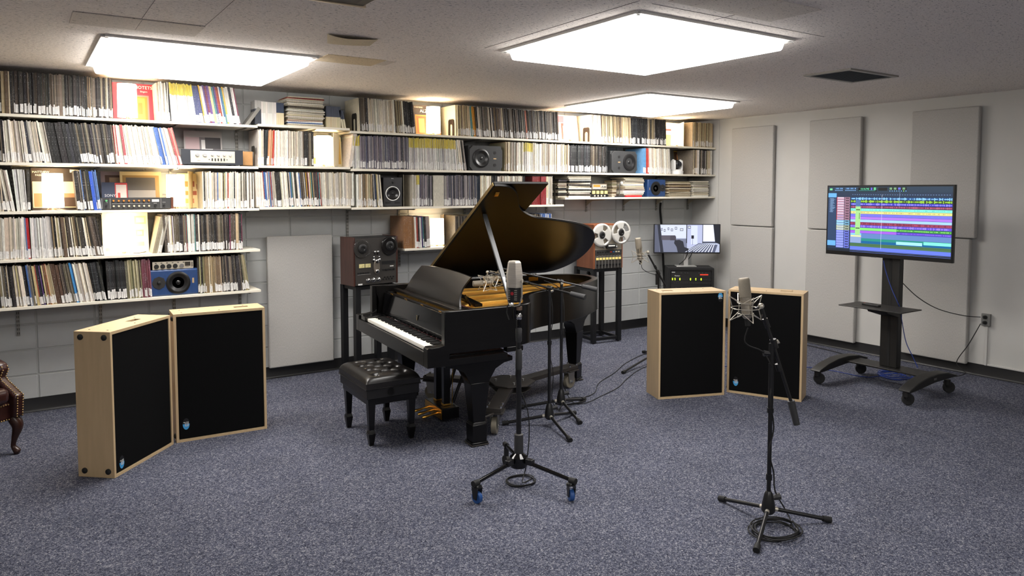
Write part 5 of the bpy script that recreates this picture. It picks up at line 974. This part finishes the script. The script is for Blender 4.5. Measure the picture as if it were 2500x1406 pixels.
SQ(0, 0, 1, 1, (30, 46, 66)); SQ(0, 0, 1, .085, (34, 52, 70), 1); SQ(.0, .1, .075, .165, (96, 160, 226), 2); SQ(0, .17, .075, .83, (40, 60, 90), 1); SQ(0, .84, .075, .92, (96, 160, 226), 2); SQ(0, .965, 1, 1, (26, 34, 44), 2)
for i in range(26): SQ(.012+.005*(i % 3), .18+.0085*i, .02+rs.uniform(.02, .045), .184+.0085*i, (120, 150, 186), 3)
SQ(.012, .025, .036, .055, (110, 200, 140), 3); SQ(.265, .008, .42, .075, (8, 12, 14), 3); SQ(.433, .012, .508, .06, (14, 18, 20), 3); SQ(.52, .008, .66, .06, (20, 26, 30), 3)
for i in range(14): SQ(.06+.012*i+.02*(i > 5), .018, .068+.012*i+.02*(i > 5), .036, (110, 160, 220) if i % 3 else (60, 90, 130), 4); SQ(.06+.012*i+.02*(i > 5), .05, .067+.012*i+.02*(i > 5), .062, (120, 170, 226), 4)
for i in range(4): SQ(.525+.034*i, .015, .545+.034*i, .045, (110, 150, 110) if i != 2 else (96, 100, 200), 4)
for i in range(8): SQ(.525+.018*i, .058, .532+.018*i, .070, (110, 170, 230) if i != 6 else (140, 240, 120), 4)
SQ(.27, .058, .41, .062, (80, 190, 190), 4); SQ(.37, .015, .385, .05, (90, 90, 190), 4); SQ(.395, .012, .415, .05, (90, 180, 130), 4)
SQ(.085, .1, 1, .145, (34, 48, 70), 1)
for i in range(40): SQ(.215+.0195*i, .118, .224+.0195*i, .122, (130, 170, 220), 3)
tracks = [((30, 70, 120), (140, 200, 250), .9), ((50, 70, 30), (150, 200, 60), 1), ((50, 50, 170), (150, 140, 250), .6), ((96, 40, 70), (180, 96, 120), .5), ((120, 226, 200), (70, 170, 160), .4), ((214, 206, 130), (160, 150, 90), .5), ((110, 110, 230), (90, 90, 210), .2), ((160, 110, 226), (150, 100, 220), .1), ((150, 190, 240), (140, 180, 236), .1), ((150, 60, 90), (96, 40, 60), .9), ((90, 70, 190), (150, 130, 236), .9), ((120, 220, 110), (70, 130, 70), .5), ((150, 90, 220), (84, 60, 190), .5)]
y0 = .16; hgt = .042
for k, (c1, c2, am) in enumerate(tracks):
    y = y0+k*hgt; SQ(.205, y+.002, 1, y+hgt-.002, c1, 2)
    if k in (11, 12): SQ(.59, y+.002, 1, y+hgt-.002, (54, 130, 60) if k == 11 else (80, 56, 180), 3)
    n = 110
    for i in range(n):
        x = .206+.792*i/n
        if k in (11, 12): a = .12*hgt*rs.random()+.002; c = (150, 230, 120) if k == 11 else (140, 110, 220); 
        elif k < 4: a = hgt*.46*am*rs.random()**1.6+.003; c = c2
        else: a = hgt*.45*rs.random()*am; c = c2
        if k in (11, 12) and x < .59: continue
        if rs.random() < .9: SQ(x, y+hgt/2-a, x+.0055, y+hgt/2+a, c, 4)
yl = y0+13*hgt; SQ(.205, yl, 1, yl+.075, (90, 122, 176), 2); SQ(.205, yl+.075, 1, yl+.115, (38, 130, 120), 2); SQ(.8, yl+.082, 1, yl+.125, (120, 230, 200), 4); SQ(.205, yl+.115, 1, yl+.155, (20, 90, 140), 2); SQ(.59, yl+.098, .79, yl+.142, (150, 210, 240), 4); SQ(.205, yl+.155, 1, yl+.205, (70, 104, 70), 2); SQ(.205, yl+.172, 1, yl+.175, (40, 70, 50), 3); SQ(.205, yl+.205, 1, .965, (90, 110, 214), 2)
for i in range(4): SQ(.205, yl+.222+i*.022, 1, yl+.224+i*.022, (120, 140, 230), 3)
SQ(.205, yl, .3, yl+.15, (130, 150, 190), 3); SQ(.21, yl+.005, .3, yl+.03, (120, 190, 240), 4); SQ(.21, yl+.035, .3, yl+.058, (206, 210, 150), 4)
for i in range(20):
    y = y0+i*.0395; c = (150, 110, 130) if i < 9 else (110, 160, 190) if i < 11 else (150, 160, 140) if i < 13 else (100, 110, 200)
    SQ(.083, y, .145, y+.034, tuple(min(255, v+36) for v in c), 2); SQ(.15, y, .195, y+.036, c, 2); SQ(.158, y+.01, .188, y+.022, (16, 18, 26), 3); SQ(.079, y, .083, y+.036, (190, 40, 50) if i < 9 else c, 3); SQ(.088, y+.006, .14, y+.014, (210, 210, 240) if i < 7 else (120, 130, 190), 4)
SQ(.247, .2, .288, .30, (70, 100, 150), 6); SQ(.247, .30, .29, .735, (150, 200, 130), 6); SQ(.251, .345, .286, .357, (10, 14, 10), 7); SQ(.251, .625, .286, .637, (10, 14, 10), 7); SQ(.279, .40, .283, .49, (20, 26, 20), 7)
SQ(.4665, .12, .468, .93, (220, 226, 240), 7); SQ(.607, .08, .6085, .3, (150, 170, 200), 7)
scr.build('screen_image', vmat('screen_glow', .3, 1.3, base=False), TV)
letters('12:16.742', .021, mat('screen_text', (70, 200, 150), .5, emit=(120, 240, 190), es=1.), TV, (-sw+2*sw*.285, -.002, s1-(s1-s0)*.045), FRONT, depth=.0001)
MB().box((-.1, -.001, .003), (.05, .004, .008)).build('brand_bar', stg, TV)
# outlet, cables on the right
OT = thing('wall_outlet', 'grey surface-mounted double power outlet on the right wall', 'outlet', (0, -3.68, .545), math.radians(-90)); MB().lohi((-.038, -.03, -.058), (.038, 0, .058)).build('box', mat('outlet_grey', (120, 120, 118), .5), OT, .003)
for z_ in (-.026, .026): MB().cyl((0, -.031, z_), (0, -.029, z_), .018).build('receptacle', mat('receptacle_dark', (60, 60, 60), .5), OT); MB().cyl((-.012, -.048, z_), (.004, -.031, z_), .014).build('plug', rubber, OT)
struct(MB().lohi((-.018, -3.697, .112), (0, -3.677, .485)).build('trim_2', MATS['drywall_paint'], None, .002)); struct(MB().lohi((-.014, -4.6, .112), (0, -3.70, .128)).build('trim_3', MATS['drywall_paint'], None, .002))
xlr_cord('power_cord', 'black power cord drooping from the television to the wall outlet', [pxx(2195, 682, -.95), pxx(2240, 725, -.7), pxx(2290, 754, -.4), pxx(2350, 770, -.15), pxx(2394, 774, -.05)], .004)
xlr_cord('power_cord', 'black power cord running from the wall outlet down to the floor', [pxx(2394, 790, -.05), pxx(2365, 840, -.09), pxx(2335, 885, -.13), Vector((-.25, -3.62, .05)), Vector((-.42, -3.45, .006)), Vector((-.5, -3.2, .006)), Vector((-.35, -2.8, .006)), Vector((-.2, -2.2, .006)), Vector((-.12, -1.4, .006)), Vector((-.1, -.9, .006))], .004)
bcab = mat('blue_cable', (36, 64, 150), .5)
xlr_cord('blue_cable', 'blue network cable hanging down the television post', [pxx(2157, 636, -1.15), pxx(2162, 660, -1.14), pxx(2175, 700, -1.14), pxx(2190, 735, -1.14), pxx(2197, 752, -1.1), pxx(2203, 790, -1.05), pxx(2212, 835, -1.03), pxx(2228, 870, -1.0), pxx(2241, 898, -.98)], .0035, bcab)
P = coil(None, (pz(2182, 920).x, pz(2182, 920).y), .14, 6, .006, .006, .9, .03, 4); P += [(-.95, -3.1, .006), (-1.0, -2.8, .006), (-1.1, -2.5, .006), (-1.4, -2.2, .006), (-1.9, -2.0, .006)]
xlr_cord('blue_cable', 'blue network cable coiled on the carpet under the television cart', P, .0035, bcab, 3)
# ================================================================ REEL TAPE DECKS ON BLACK STANDS
tubm = mat('square_tube_black', (26, 27, 29), .45, .3)
def deck_stand(loc, deg, w, d, h, label, fr=.05):
    t = thing('deck_stand', label, 'stand', loc, math.radians(deg)); k = fr/2
    for x_ in (-w/2+k, w/2-k):
        for y_ in (k, d-k): MB().lohi((x_-k, y_-k, .012), (x_+k, y_+k, h-.001)).build('leg', tubm, t, .002); MB().cyl((x_, y_, .0), (x_, y_, .012), .012).build('glide', stg, t)
    for y_ in (k, d-k):
        for z_ in (.05, h-.02): MB().lohi((-w/2+fr, y_-.016, z_-.016), (w/2-fr, y_+.016, z_+.016)).build('rail', tubm, t)
    for x_ in (-w/2+k, w/2-k):
        for z_ in (.05, h-.02): MB().lohi((x_-.016, fr, z_-.016), (x_+.016, d-fr, z_+.016)).build('rail', tubm, t)
    return t
DA, dl = 7.5, Vector((-4.755, -.40, 0))
deck_stand(dl, DA, .42, .30, .862, 'black square tube stand under the dark wood tape deck', .055)
D1 = thing('reel_tape_deck', 'dark grey reel tape deck with red wood sides and clear reels', 'tape deck', (dl.x, dl.y-.02, .863), math.radians(DA)); w_, h_, d_ = .48, .455, .25
rosew = mat('rosewood', (62, 36, 30), .35, noise=((40, 40, 6), .3)); face = mat('deck_grey', (54, 51, 48), .45)
MB().lohi((-w_/2+.02, .003, .01), (w_/2-.02, d_, h_)).build('chassis', blk, D1); MB().lohi((-w_/2+.019, -.004, .01), (w_/2-.019, .0025, h_-.005)).build('face_plate', face, D1, .002)
for s_ in (-1, 1): MB().lohi((s_*(w_/2-.009)-.009, -.004, .004), (s_*(w_/2-.009)+.009, d_, h_+.006)).build('wood_side', rosew, D1, .003)
for x_ in (-.18, .18): MB().lohi((x_-.02, .03, 0), (x_+.02, .2, .01)).build('foot', rubber, D1)
def reel(t, c, r, m, mh, spokes, hubr, y=-.012):
    o_ = thing('reel', None, None); o_.parent = t; o_.location = (c[0], y, c[1]); ang = R.uniform(0, 1)
    M = Rm('X', 90)
    for yy in (0, -.009):
        b = MB(); n = 48; vs = []; fs = []
        rad = [hubr*.9, r*.42, r*.80, r]
        for rr in rad: vs += [(rr*math.cos(2*math.pi*i/n), yy, rr*math.sin(2*math.pi*i/n)) for i in range(n)]
        for k in range(3):
            for i in range(n):
                if k == 1 and spokes and ((i/n*3+ang) % 1) < spokes: continue
                fs.append((k*n+i, k*n+(i+1) % n, (k+1)*n+(i+1) % n, (k+1)*n+i))
        b.add(vs, fs); f = b.build('flange', m, o_); sm = f.modifiers.new('thick', 'SOLIDIFY'); sm.thickness = .0012
    MB().cyl((0, .0, 0), (0, -.0085, 0), r*.40, None, 30).build('tape_pack', mat('tape_brown', (34, 26, 22), .35), o_)
    MB().lathe([(hubr, 0), (hubr, .016), (hubr*.8, .02), (hubr*.5, .021), (hubr*.4, .014), (0, .014)], 22, M).build('hub', mh, o_)
clear = mat('reel_clear', (70, 68, 66), .15, alpha=.3); darkr = mat('reel_smoke', (30, 28, 28), .12, alpha=.75)
reel(D1, (-.155, .355), .088, clear, blk, 0, .045); reel(D1, (.140, .368), .088, darkr, blk, 0, .045)
for u in (-.016, .016): MB().sphere((u, -.012, .318), .013, 12).build('guide_knob', chrome, D1); MB().box((u, -.007, .298), (.009, .008, .02)).build('guide', blk, D1)
for u in (-.03, .03): MB().lathe([(.013, 0), (.013, .012), (.006, .016)], 14, T(u, -.005, .240) @ Rm('X', 90)).build('roller', chrome, D1); MB().lathe([(.008, 0), (.008, .01), (.004, .012)], 12, T(u*.95, -.005, .268) @ Rm('X', 90)).build('roller', chrome, D1)
b = MB(); P = [(.032*math.cos(2*math.pi*i/24), .068*math.sin(2*math.pi*i/24)) for i in range(24)]; b.prism(P, 0, .016, T(0, -.004, .175) @ Rm('X', 90)); b.build('head_cover', mat('head_brushed', (150, 140, 128), .35, .7, noise=(120, .3)), D1, .003)
for z_ in (.228, .132): MB().lathe([(.018, 0), (.018, .012), (.012, .015), (0, .015)], 18, T(0, -.018, z_) @ Rm('X', 90)).build('capstan_cap', chrome, D1)
for u in (-.155, -.09): MB().box((u, -.006, .192), (.056, .006, .036)).build('vu_meter', mat('vu_cream', (206, 196, 140), .5), D1); MB().tube([(u, -.0095, .178), (u+.012, -.0095, .202)], .0006, 4).build('needle', blk, D1)
for u in (-.09, -.035, .02): MB().lathe([(.020, 0), (.020, .004), (.017, .006), (.016, .02), (.012, .023), (0, .023)], 20, T(u, -.004, .052) @ Rm('X', 90)).build('level_knob', chrome, D1)
for i in range(5): MB().box((-.19+i*.026, -.006, .125), (.018, .006, .014)).build('key', blk, D1)
for i in range(8): MB().box((.07+i*.018, -.006, .14), (.012, .006, .016)).build('key', blk, D1)
MB().lohi((.06, -.0055, .192), (.205, -.004, .225)).build('sub_panel', blk, D1); MB().lohi((.15, -.006, .168), (.19, -.0045, .176)).build('name_strip', inkw, D1); MB().lohi((-.195, -.006, .012), (-.15, -.0045, .026)).build('name_strip', inkw, D1)
MB().lohi((-.2, -.0048, .205-.095), (-.06, -.0042, .1115)).build('panel_line', inkw, D1)
for i in range(8): MB().lathe([(.007, 0), (.006, .012)], 10, T(.075+i*.016, -.004, .05+.02*(i % 2)) @ Rm('X', 90)).build('small_knob', blk, D1)
# wooden eight-track deck on the far stand
DB, dr = -6, Vector((-1.95, -.52, 0)); deck_stand(dr, DB, .40, .40, .865, 'black square tube stand under the orange wood tape deck', .05)
D2 = thing('reel_tape_deck', 'orange wood cased tape deck with two large white reels', 'tape deck', (dr.x, dr.y-.01, .866), math.radians(DB)); w_, h_, d_ = .40, .505, .36
oak = mat('orange_oak', (138, 82, 52), .45, noise=((14, 14, 3), .25)); f2 = mat('deck_beige', (150, 142, 128), .5)
MB().lohi((-w_/2, 0, 0), (-w_/2+.016, d_, h_)).build('wood_side', oak, D2, .002); MB().lohi((w_/2-.016, 0, 0), (w_/2, d_, h_)).build('wood_side', oak, D2, .002); MB().lohi((-w_/2+.016, .02, h_-.014), (w_/2-.016, d_, h_)).build('wood_top', oak, D2); MB().lohi((-w_/2+.016, .012, .003), (w_/2-.016, d_-.01, h_-.014)).build('chassis', blk, D2)
MB().lohi((-w_/2+.016, 0, .215), (w_/2-.016, .0115, h_-.014)).build('transport_plate', f2, D2); MB().lohi((-w_/2+.016, -.006, .165), (w_/2-.016, .0115, .2145)).build('button_panel', dgr, D2); MB().lohi((-w_/2+.016, -.004, .003), (w_/2-.016, .0115, .1645)).build('channel_panel', face, D2)
wreel = mat('reel_white', (206, 204, 198), .35, .2)
reel(D2, (-.105, .385), .134, wreel, blk, .30, .038, -.016); reel(D2, (.155, .41), .134, wreel, blk, .52, .038, -.024)
MB().box((.02, -.018, .255), (.12, .036, .05)).build('head_block', blk, D2, .003); MB().box((.02, -.037, .262), (.09, .002, .014)).build('head_label', inkw, D2)
for u in (-.07, .105): MB().lathe([(.012, 0), (.012, .02), (.008, .024)], 14, T(u, 0, .245) @ Rm('X', 90)).build('roller', chrome, D2)
for i in range(9): MB().box((-.15+i*.036, -.009, .19), (.022, .006, .012)).build('transport_key', (mat('key_red', (180, 60, 50), .4) if i == 5 else mat('key_blue', (60, 110, 170), .4) if i == 6 else cream) if i > 4 else blk, D2)
for i in range(8):
    u = -.155+i*.0443; MB().box((u, -.006, .115), (.032, .006, .026)).build('vu_meter', mat('vu_amber', (214, 196, 120), .5, emit=(214, 196, 120), es=.35), D2); MB().lathe([(.013, 0), (.011, .014)], 14, T(u, -.004, .045) @ Rm('X', 90)).build('channel_knob', blk, D2); MB().box((u, -.006, .142), (.02, .004, .01)).build('channel_switch', mat('switch_grey', (120, 118, 112), .5), D2); MB().box((u-.022, -.0045, .08), (.001, .001, .15)).build('divider', inkw, D2)
xlr_cord('deck_cables', 'bundle of black cables hanging behind the orange wood deck', [Vector((-2.09, -.36, .84)), Vector((-2.1, -.34, .80)), Vector((-2.05, -.30, .82)), Vector((-2.02, -.3, .76)), Vector((-2.07, -.33, .79))], .012)
# ================================================================ RACK CASE WITH MONITOR
RA = -38; rk = Vector((-.66, -.60, 0)); RK = thing('rack_case', 'black equipment rack case with green lit preamps behind the gobos', 'equipment rack', rk, math.radians(RA)); w_, d_, h_ = .56, .36, .80
rkb = mat('rack_carpet', (22, 22, 23), .9, noise=(200, .25))
MB().lohi((-w_/2, 0, .05), (-w_/2+.03, d_, h_)).build('side', rkb, RK, .004); MB().lohi((w_/2-.03, 0, .05), (w_/2, d_, h_)).build('side', rkb, RK, .004); MB().lohi((-w_/2+.03, 0, h_-.03), (w_/2-.03, d_, h_)).build('top', rkb, RK); MB().lohi((-w_/2+.03, 0, .05), (w_/2-.03, d_, .08)).build('bottom', rkb, RK); MB().lohi((-w_/2+.03, d_-.02, .08), (w_/2-.03, d_-.001, h_-.03)).build('back', rkb, RK)
for x_ in (-.22, .22):
    for y_ in (.06, d_-.06): MB().cyl((x_, y_, 0), (x_, y_, .05), .025).build('foot', rubber, RK)
u0 = h_-.035; lime = mat('lamp_lime', (200, 240, 40), .4, emit=(200, 250, 40), es=2.5); k_ = 0
for hgt, kind in ((.088, 0), (.0445, 1), (.0445, 1), (.088, 2), (.088, 2), (.12, 2), (.12, 2)):
    z1_, z0_ = u0-k_, u0-k_-hgt+.002; k_ += hgt
    if z0_ < .09: break
    MB().lohi((-.245, .012, z0_), (.245, d_-.05, z1_)).build('rack_unit', mat('unit_black', (28, 28, 29), .4), RK, .001)
    if kind == 0:
        for u in (-.12, -.07, -.04, .1, .14, .18): MB().lathe([(.009, 0), (.008, .012)], 12, T(u, .012, z1_-.028) @ Rm('X', 90)).build('knob', stg, RK)
        MB().box((.16, .010, z1_-.048), (.1, .003, .014)).build('red_tag', mat('tag_red', (220, 60, 40), .5, emit=(220, 60, 40), es=.5), RK); letters('Monitor', .02, inkw, RK, (-.2, .0115, z0_+.016), FRONT); MB().box((-.215, .0105, z1_-.02), (.04, .003, .006)).build('unit_name', inkw, RK)
    elif kind == 1:
        for i in range(16): MB().lathe([(.006, 0), (.005, .01)], 10, T(-.2+i*.026, .012, (z0_+z1_)/2) @ Rm('X', 90)).build('knob', stg, RK)
        if k_ < .14:
            for u in (-.225, -.195, -.135, -.005, .06, .125): MB().box((u, .010, (z0_+z1_)/2+.004), (.010, .004, .026)).build('lit_button', lime, RK)
    else:
        for i in range(6): MB().lathe([(.01, 0), (.009, .012)], 12, T(-.18+i*.07, .012, (z0_+z1_)/2) @ Rm('X', 90)).build('knob', stg, RK)
MN = thing('flat_monitor', 'wide flat monitor on a silver stand showing a grey studio room', 'monitor', rk+Vector((.03, .08, h_+.0005)), math.radians(RA+2)); alum = mat('aluminium', (190, 190, 188), .35, .6)
MB().lohi((-.135, .04, 0), (.115, .20, .012)).build('stand_base', alum, MN, .004); MB().lohi((-.028, .13, .012), (.028, .15, .32)).build('stand_neck', alum, MN, .004); MB().lohi((-.415, .09, .165), (.415, .128, .535)).build('housing', blk, MN, .004)
im = MB(); IX = lambda v: -.405+.81*v; IZ = lambda v: .527-.35*v
def IQ(P, c, k):
    g_ = sum(c)/3; c = tuple(int(min(255, (v*.6+g_*.4)*1.04)) for v in c); y_ = .0885-.0002*k; im.add([(IX(a), y_, IZ(b)) for a, b in P], [tuple(range(len(P)))], None, lin(c))
def IR(x0, y0, x1, y1, c, k): IQ([(x0, y1), (x1, y1), (x1, y0), (x0, y0)], c, k)
IR(0, 0, 1, 1, (150, 160, 196), 0); IR(0, .5, .5, 1, (96, 104, 136), 1); IR(.08, 0, .5, .48, (176, 186, 226), 1); IQ([(.0, 1), (.08, 1), (.05, 0), (.0, 0)], (70, 76, 104), 2); IQ([(.09, 1), (.14, 1), (.085, 0), (.04, 0)], (34, 38, 54), 3)
IR(.5, 0, .74, .78, (150, 160, 206), 1); IR(.56, .03, .66, .7, (176, 186, 230), 2); IR(.742, 0, 1, .62, (196, 206, 246), 2); IR(.735, 0, .745, .66, (20, 24, 34), 4); IQ([(.93, .62), (1, .7), (1, 0), (.9, 0)], (24, 28, 40), 4); IR(.74, .60, 1, .66, (60, 66, 90), 3)
for x_, y_, s_ in ((.1, .12, .02), (.14, .16, .025), (.2, .1, .022), (.25, .14, .03), (.31, .08, .034), (.39, .13, .05), (.51, .04, .045)): IR(x_, y_, x_+s_, y_+.09, (40, 44, 60), 4); IR(x_+.006, y_+.02, x_+s_-.006, y_+.07, (190, 198, 230), 5)
IR(.1, .38, .32, .55, (76, 70, 86), 3); IQ([(.24, .56), (.33, .56), (.33, .42), (.3, .38), (.24, .4)], (60, 54, 70), 4); IR(.487, 0, .5, .66, (24, 26, 38), 4); IR(.565, .38, .605, .5, (20, 22, 32), 5); IR(.583, .5, .588, .72, (20, 22, 32), 5)
IQ([(.36, 1), (.5, 1), (.53, .86), (.46, .8), (.44, .6), (.38, .54), (.31, .56), (.30, .66), (.34, .8)], (34, 36, 50), 5); IQ([(.45, 1), (.93, 1), (.97, .72), (.68, .66)], (70, 78, 110), 5)
for i in range(9): a = i/9; IQ([(.47+.05*i, .98), (.485+.05*i, .98), (.70+.028*i, .69), (.69+.028*i, .69)], (206, 214, 246), 6)
IR(0, .985, 1, 1, (30, 34, 46), 6)
im.build('screen_image', vmat('monitor_glow', .3, 1.3, base=False), MN)
xlr_cord('wall_cable_bundle', 'thick black cable bundle hung on the block wall behind the monitor', [Vector((sx(1613, 1.55, -.03), -.03, 1.60)), Vector((sx(1612, 1.5, -.03), -.03, 1.5)), Vector((sx(1615, 1.3, -.03), -.03, 1.3)), Vector((sx(1618, 1., -.03), -.03, 1.0)), Vector((sx(1619, .7, -.03), -.04, .7)), Vector((sx(1622, .3, -.03), -.06, .2)), Vector((sx(1626, .05, -.03), -.1, .02))], .016)
xlr_cord('monitor_cable', 'thin black cable looping under the flat monitor', [rk+Vector((.06, .12, 1.02)), rk+Vector((.10, .16, .96)), rk+Vector((.09, .2, .88)), rk+Vector((.06, .26, .82))], .005); xlr_cord('monitor_cable', 'thin black cable hanging straight from the flat monitor', [rk+Vector((.13, .1, 1.0)), rk+Vector((.14, .15, .92)), rk+Vector((.11, .22, .83))], .005)
# ================================================================ LEATHER ARMCHAIR
ox = mat('oxblood_leather', (52, 26, 24), .28, noise=(25, .2), bump=.1); mah = mat('mahogany', (52, 28, 20), .3, noise=((10, 10, 30), .2)); nail = mat('nailhead', (190, 160, 110), .3, .9)
fl = pz(52, 1108); CH = thing('leather_armchair', 'dark red leather armchair with brass nailhead trim and curved legs', 'armchair', (fl.x, fl.y, 0), math.radians(38))
# local: front faces -y, its right front leg at the origin, body to -x and +y
MB().lohi((-.60, .04, .235), (.03, .62, .36)).build('seat_frame', ox, CH, .02)
cs = MB(); cs.lohi((-.515, -.02, .36), (-.065, .50, .47)); cs.build('seat_cushion', ox, CH, .04).modifiers[0].segments = 4
MB().lohi((-.60, .56, .25), (.03, .70, .92)).build('backrest', ox, CH, .05).modifiers[0].segments = 4
for x0 in (-.565, 0.):
    a = MB(); pr = [(.0, .25), (-.012, .40), (.05, .44), (.12, .485), (.145, .51), (.115, .56), (.135, .605), (.19, .622), (.25, .605), (.29, .57), (.60, .57), (.60, .25)]
    a.prism(pr, x0-.036, x0+.036, Matrix(((0, 0, 1, 0), (1, 0, 0, 0), (0, 1, 0, 0), (0, 0, 0, 1)))); a.build('arm', ox, CH, .018).modifiers[0].segments = 3
nl = MB().sphere((0, 0, 0), .0055, 8).mesh('nail', nail)
path = [(.0, .26), (-.012, .40), (.05, .44), (.12, .485), (.140, .51), (.112, .56), (.132, .602)]
for x0 in (-.037, .037):
    for k in range(len(path)-1):
        (a0, b0_), (a1, b1_) = path[k], path[k+1]; n = max(2, int(math.hypot(a1-a0, b1_-b0_)/.016))
        for i in range(n): t_ = i/n; link('nail', nl, CH, 0, (x0*.52, a0+(a1-a0)*t_-.001, b0_+(b1_-b0_)*t_+.001))
for i in range(36):
    for z_ in (.245, .345): link('nail', nl, CH, 0, (.02-i*.017, .036, z_))
for x0, y0, s_ in ((-.01, .04, 1), (-.56, .04, 1), (-.01, .64, 0), (-.56, .64, 0)):
    if s_: MB().tube(catmull([(x0, y0+.01, .25), (x0+.012, y0-.015, .19), (x0, y0, .11), (x0-.004, y0+.01, .055), (x0+.004, y0-.012, .02), (x0+.01, y0-.024, .008)], 4), [.034, .036, .038, .037, .035, .031, .027, .023, .020, .017, .016, .0155, .016, .017, .019, .021, .023, .022, .020, .015, .008], 10).build('leg', mah, CH)
    else: MB().box((x0, y0, .125), (.03, .03, .25), top=(.045, .045)).build('leg', mah, CH, .004)
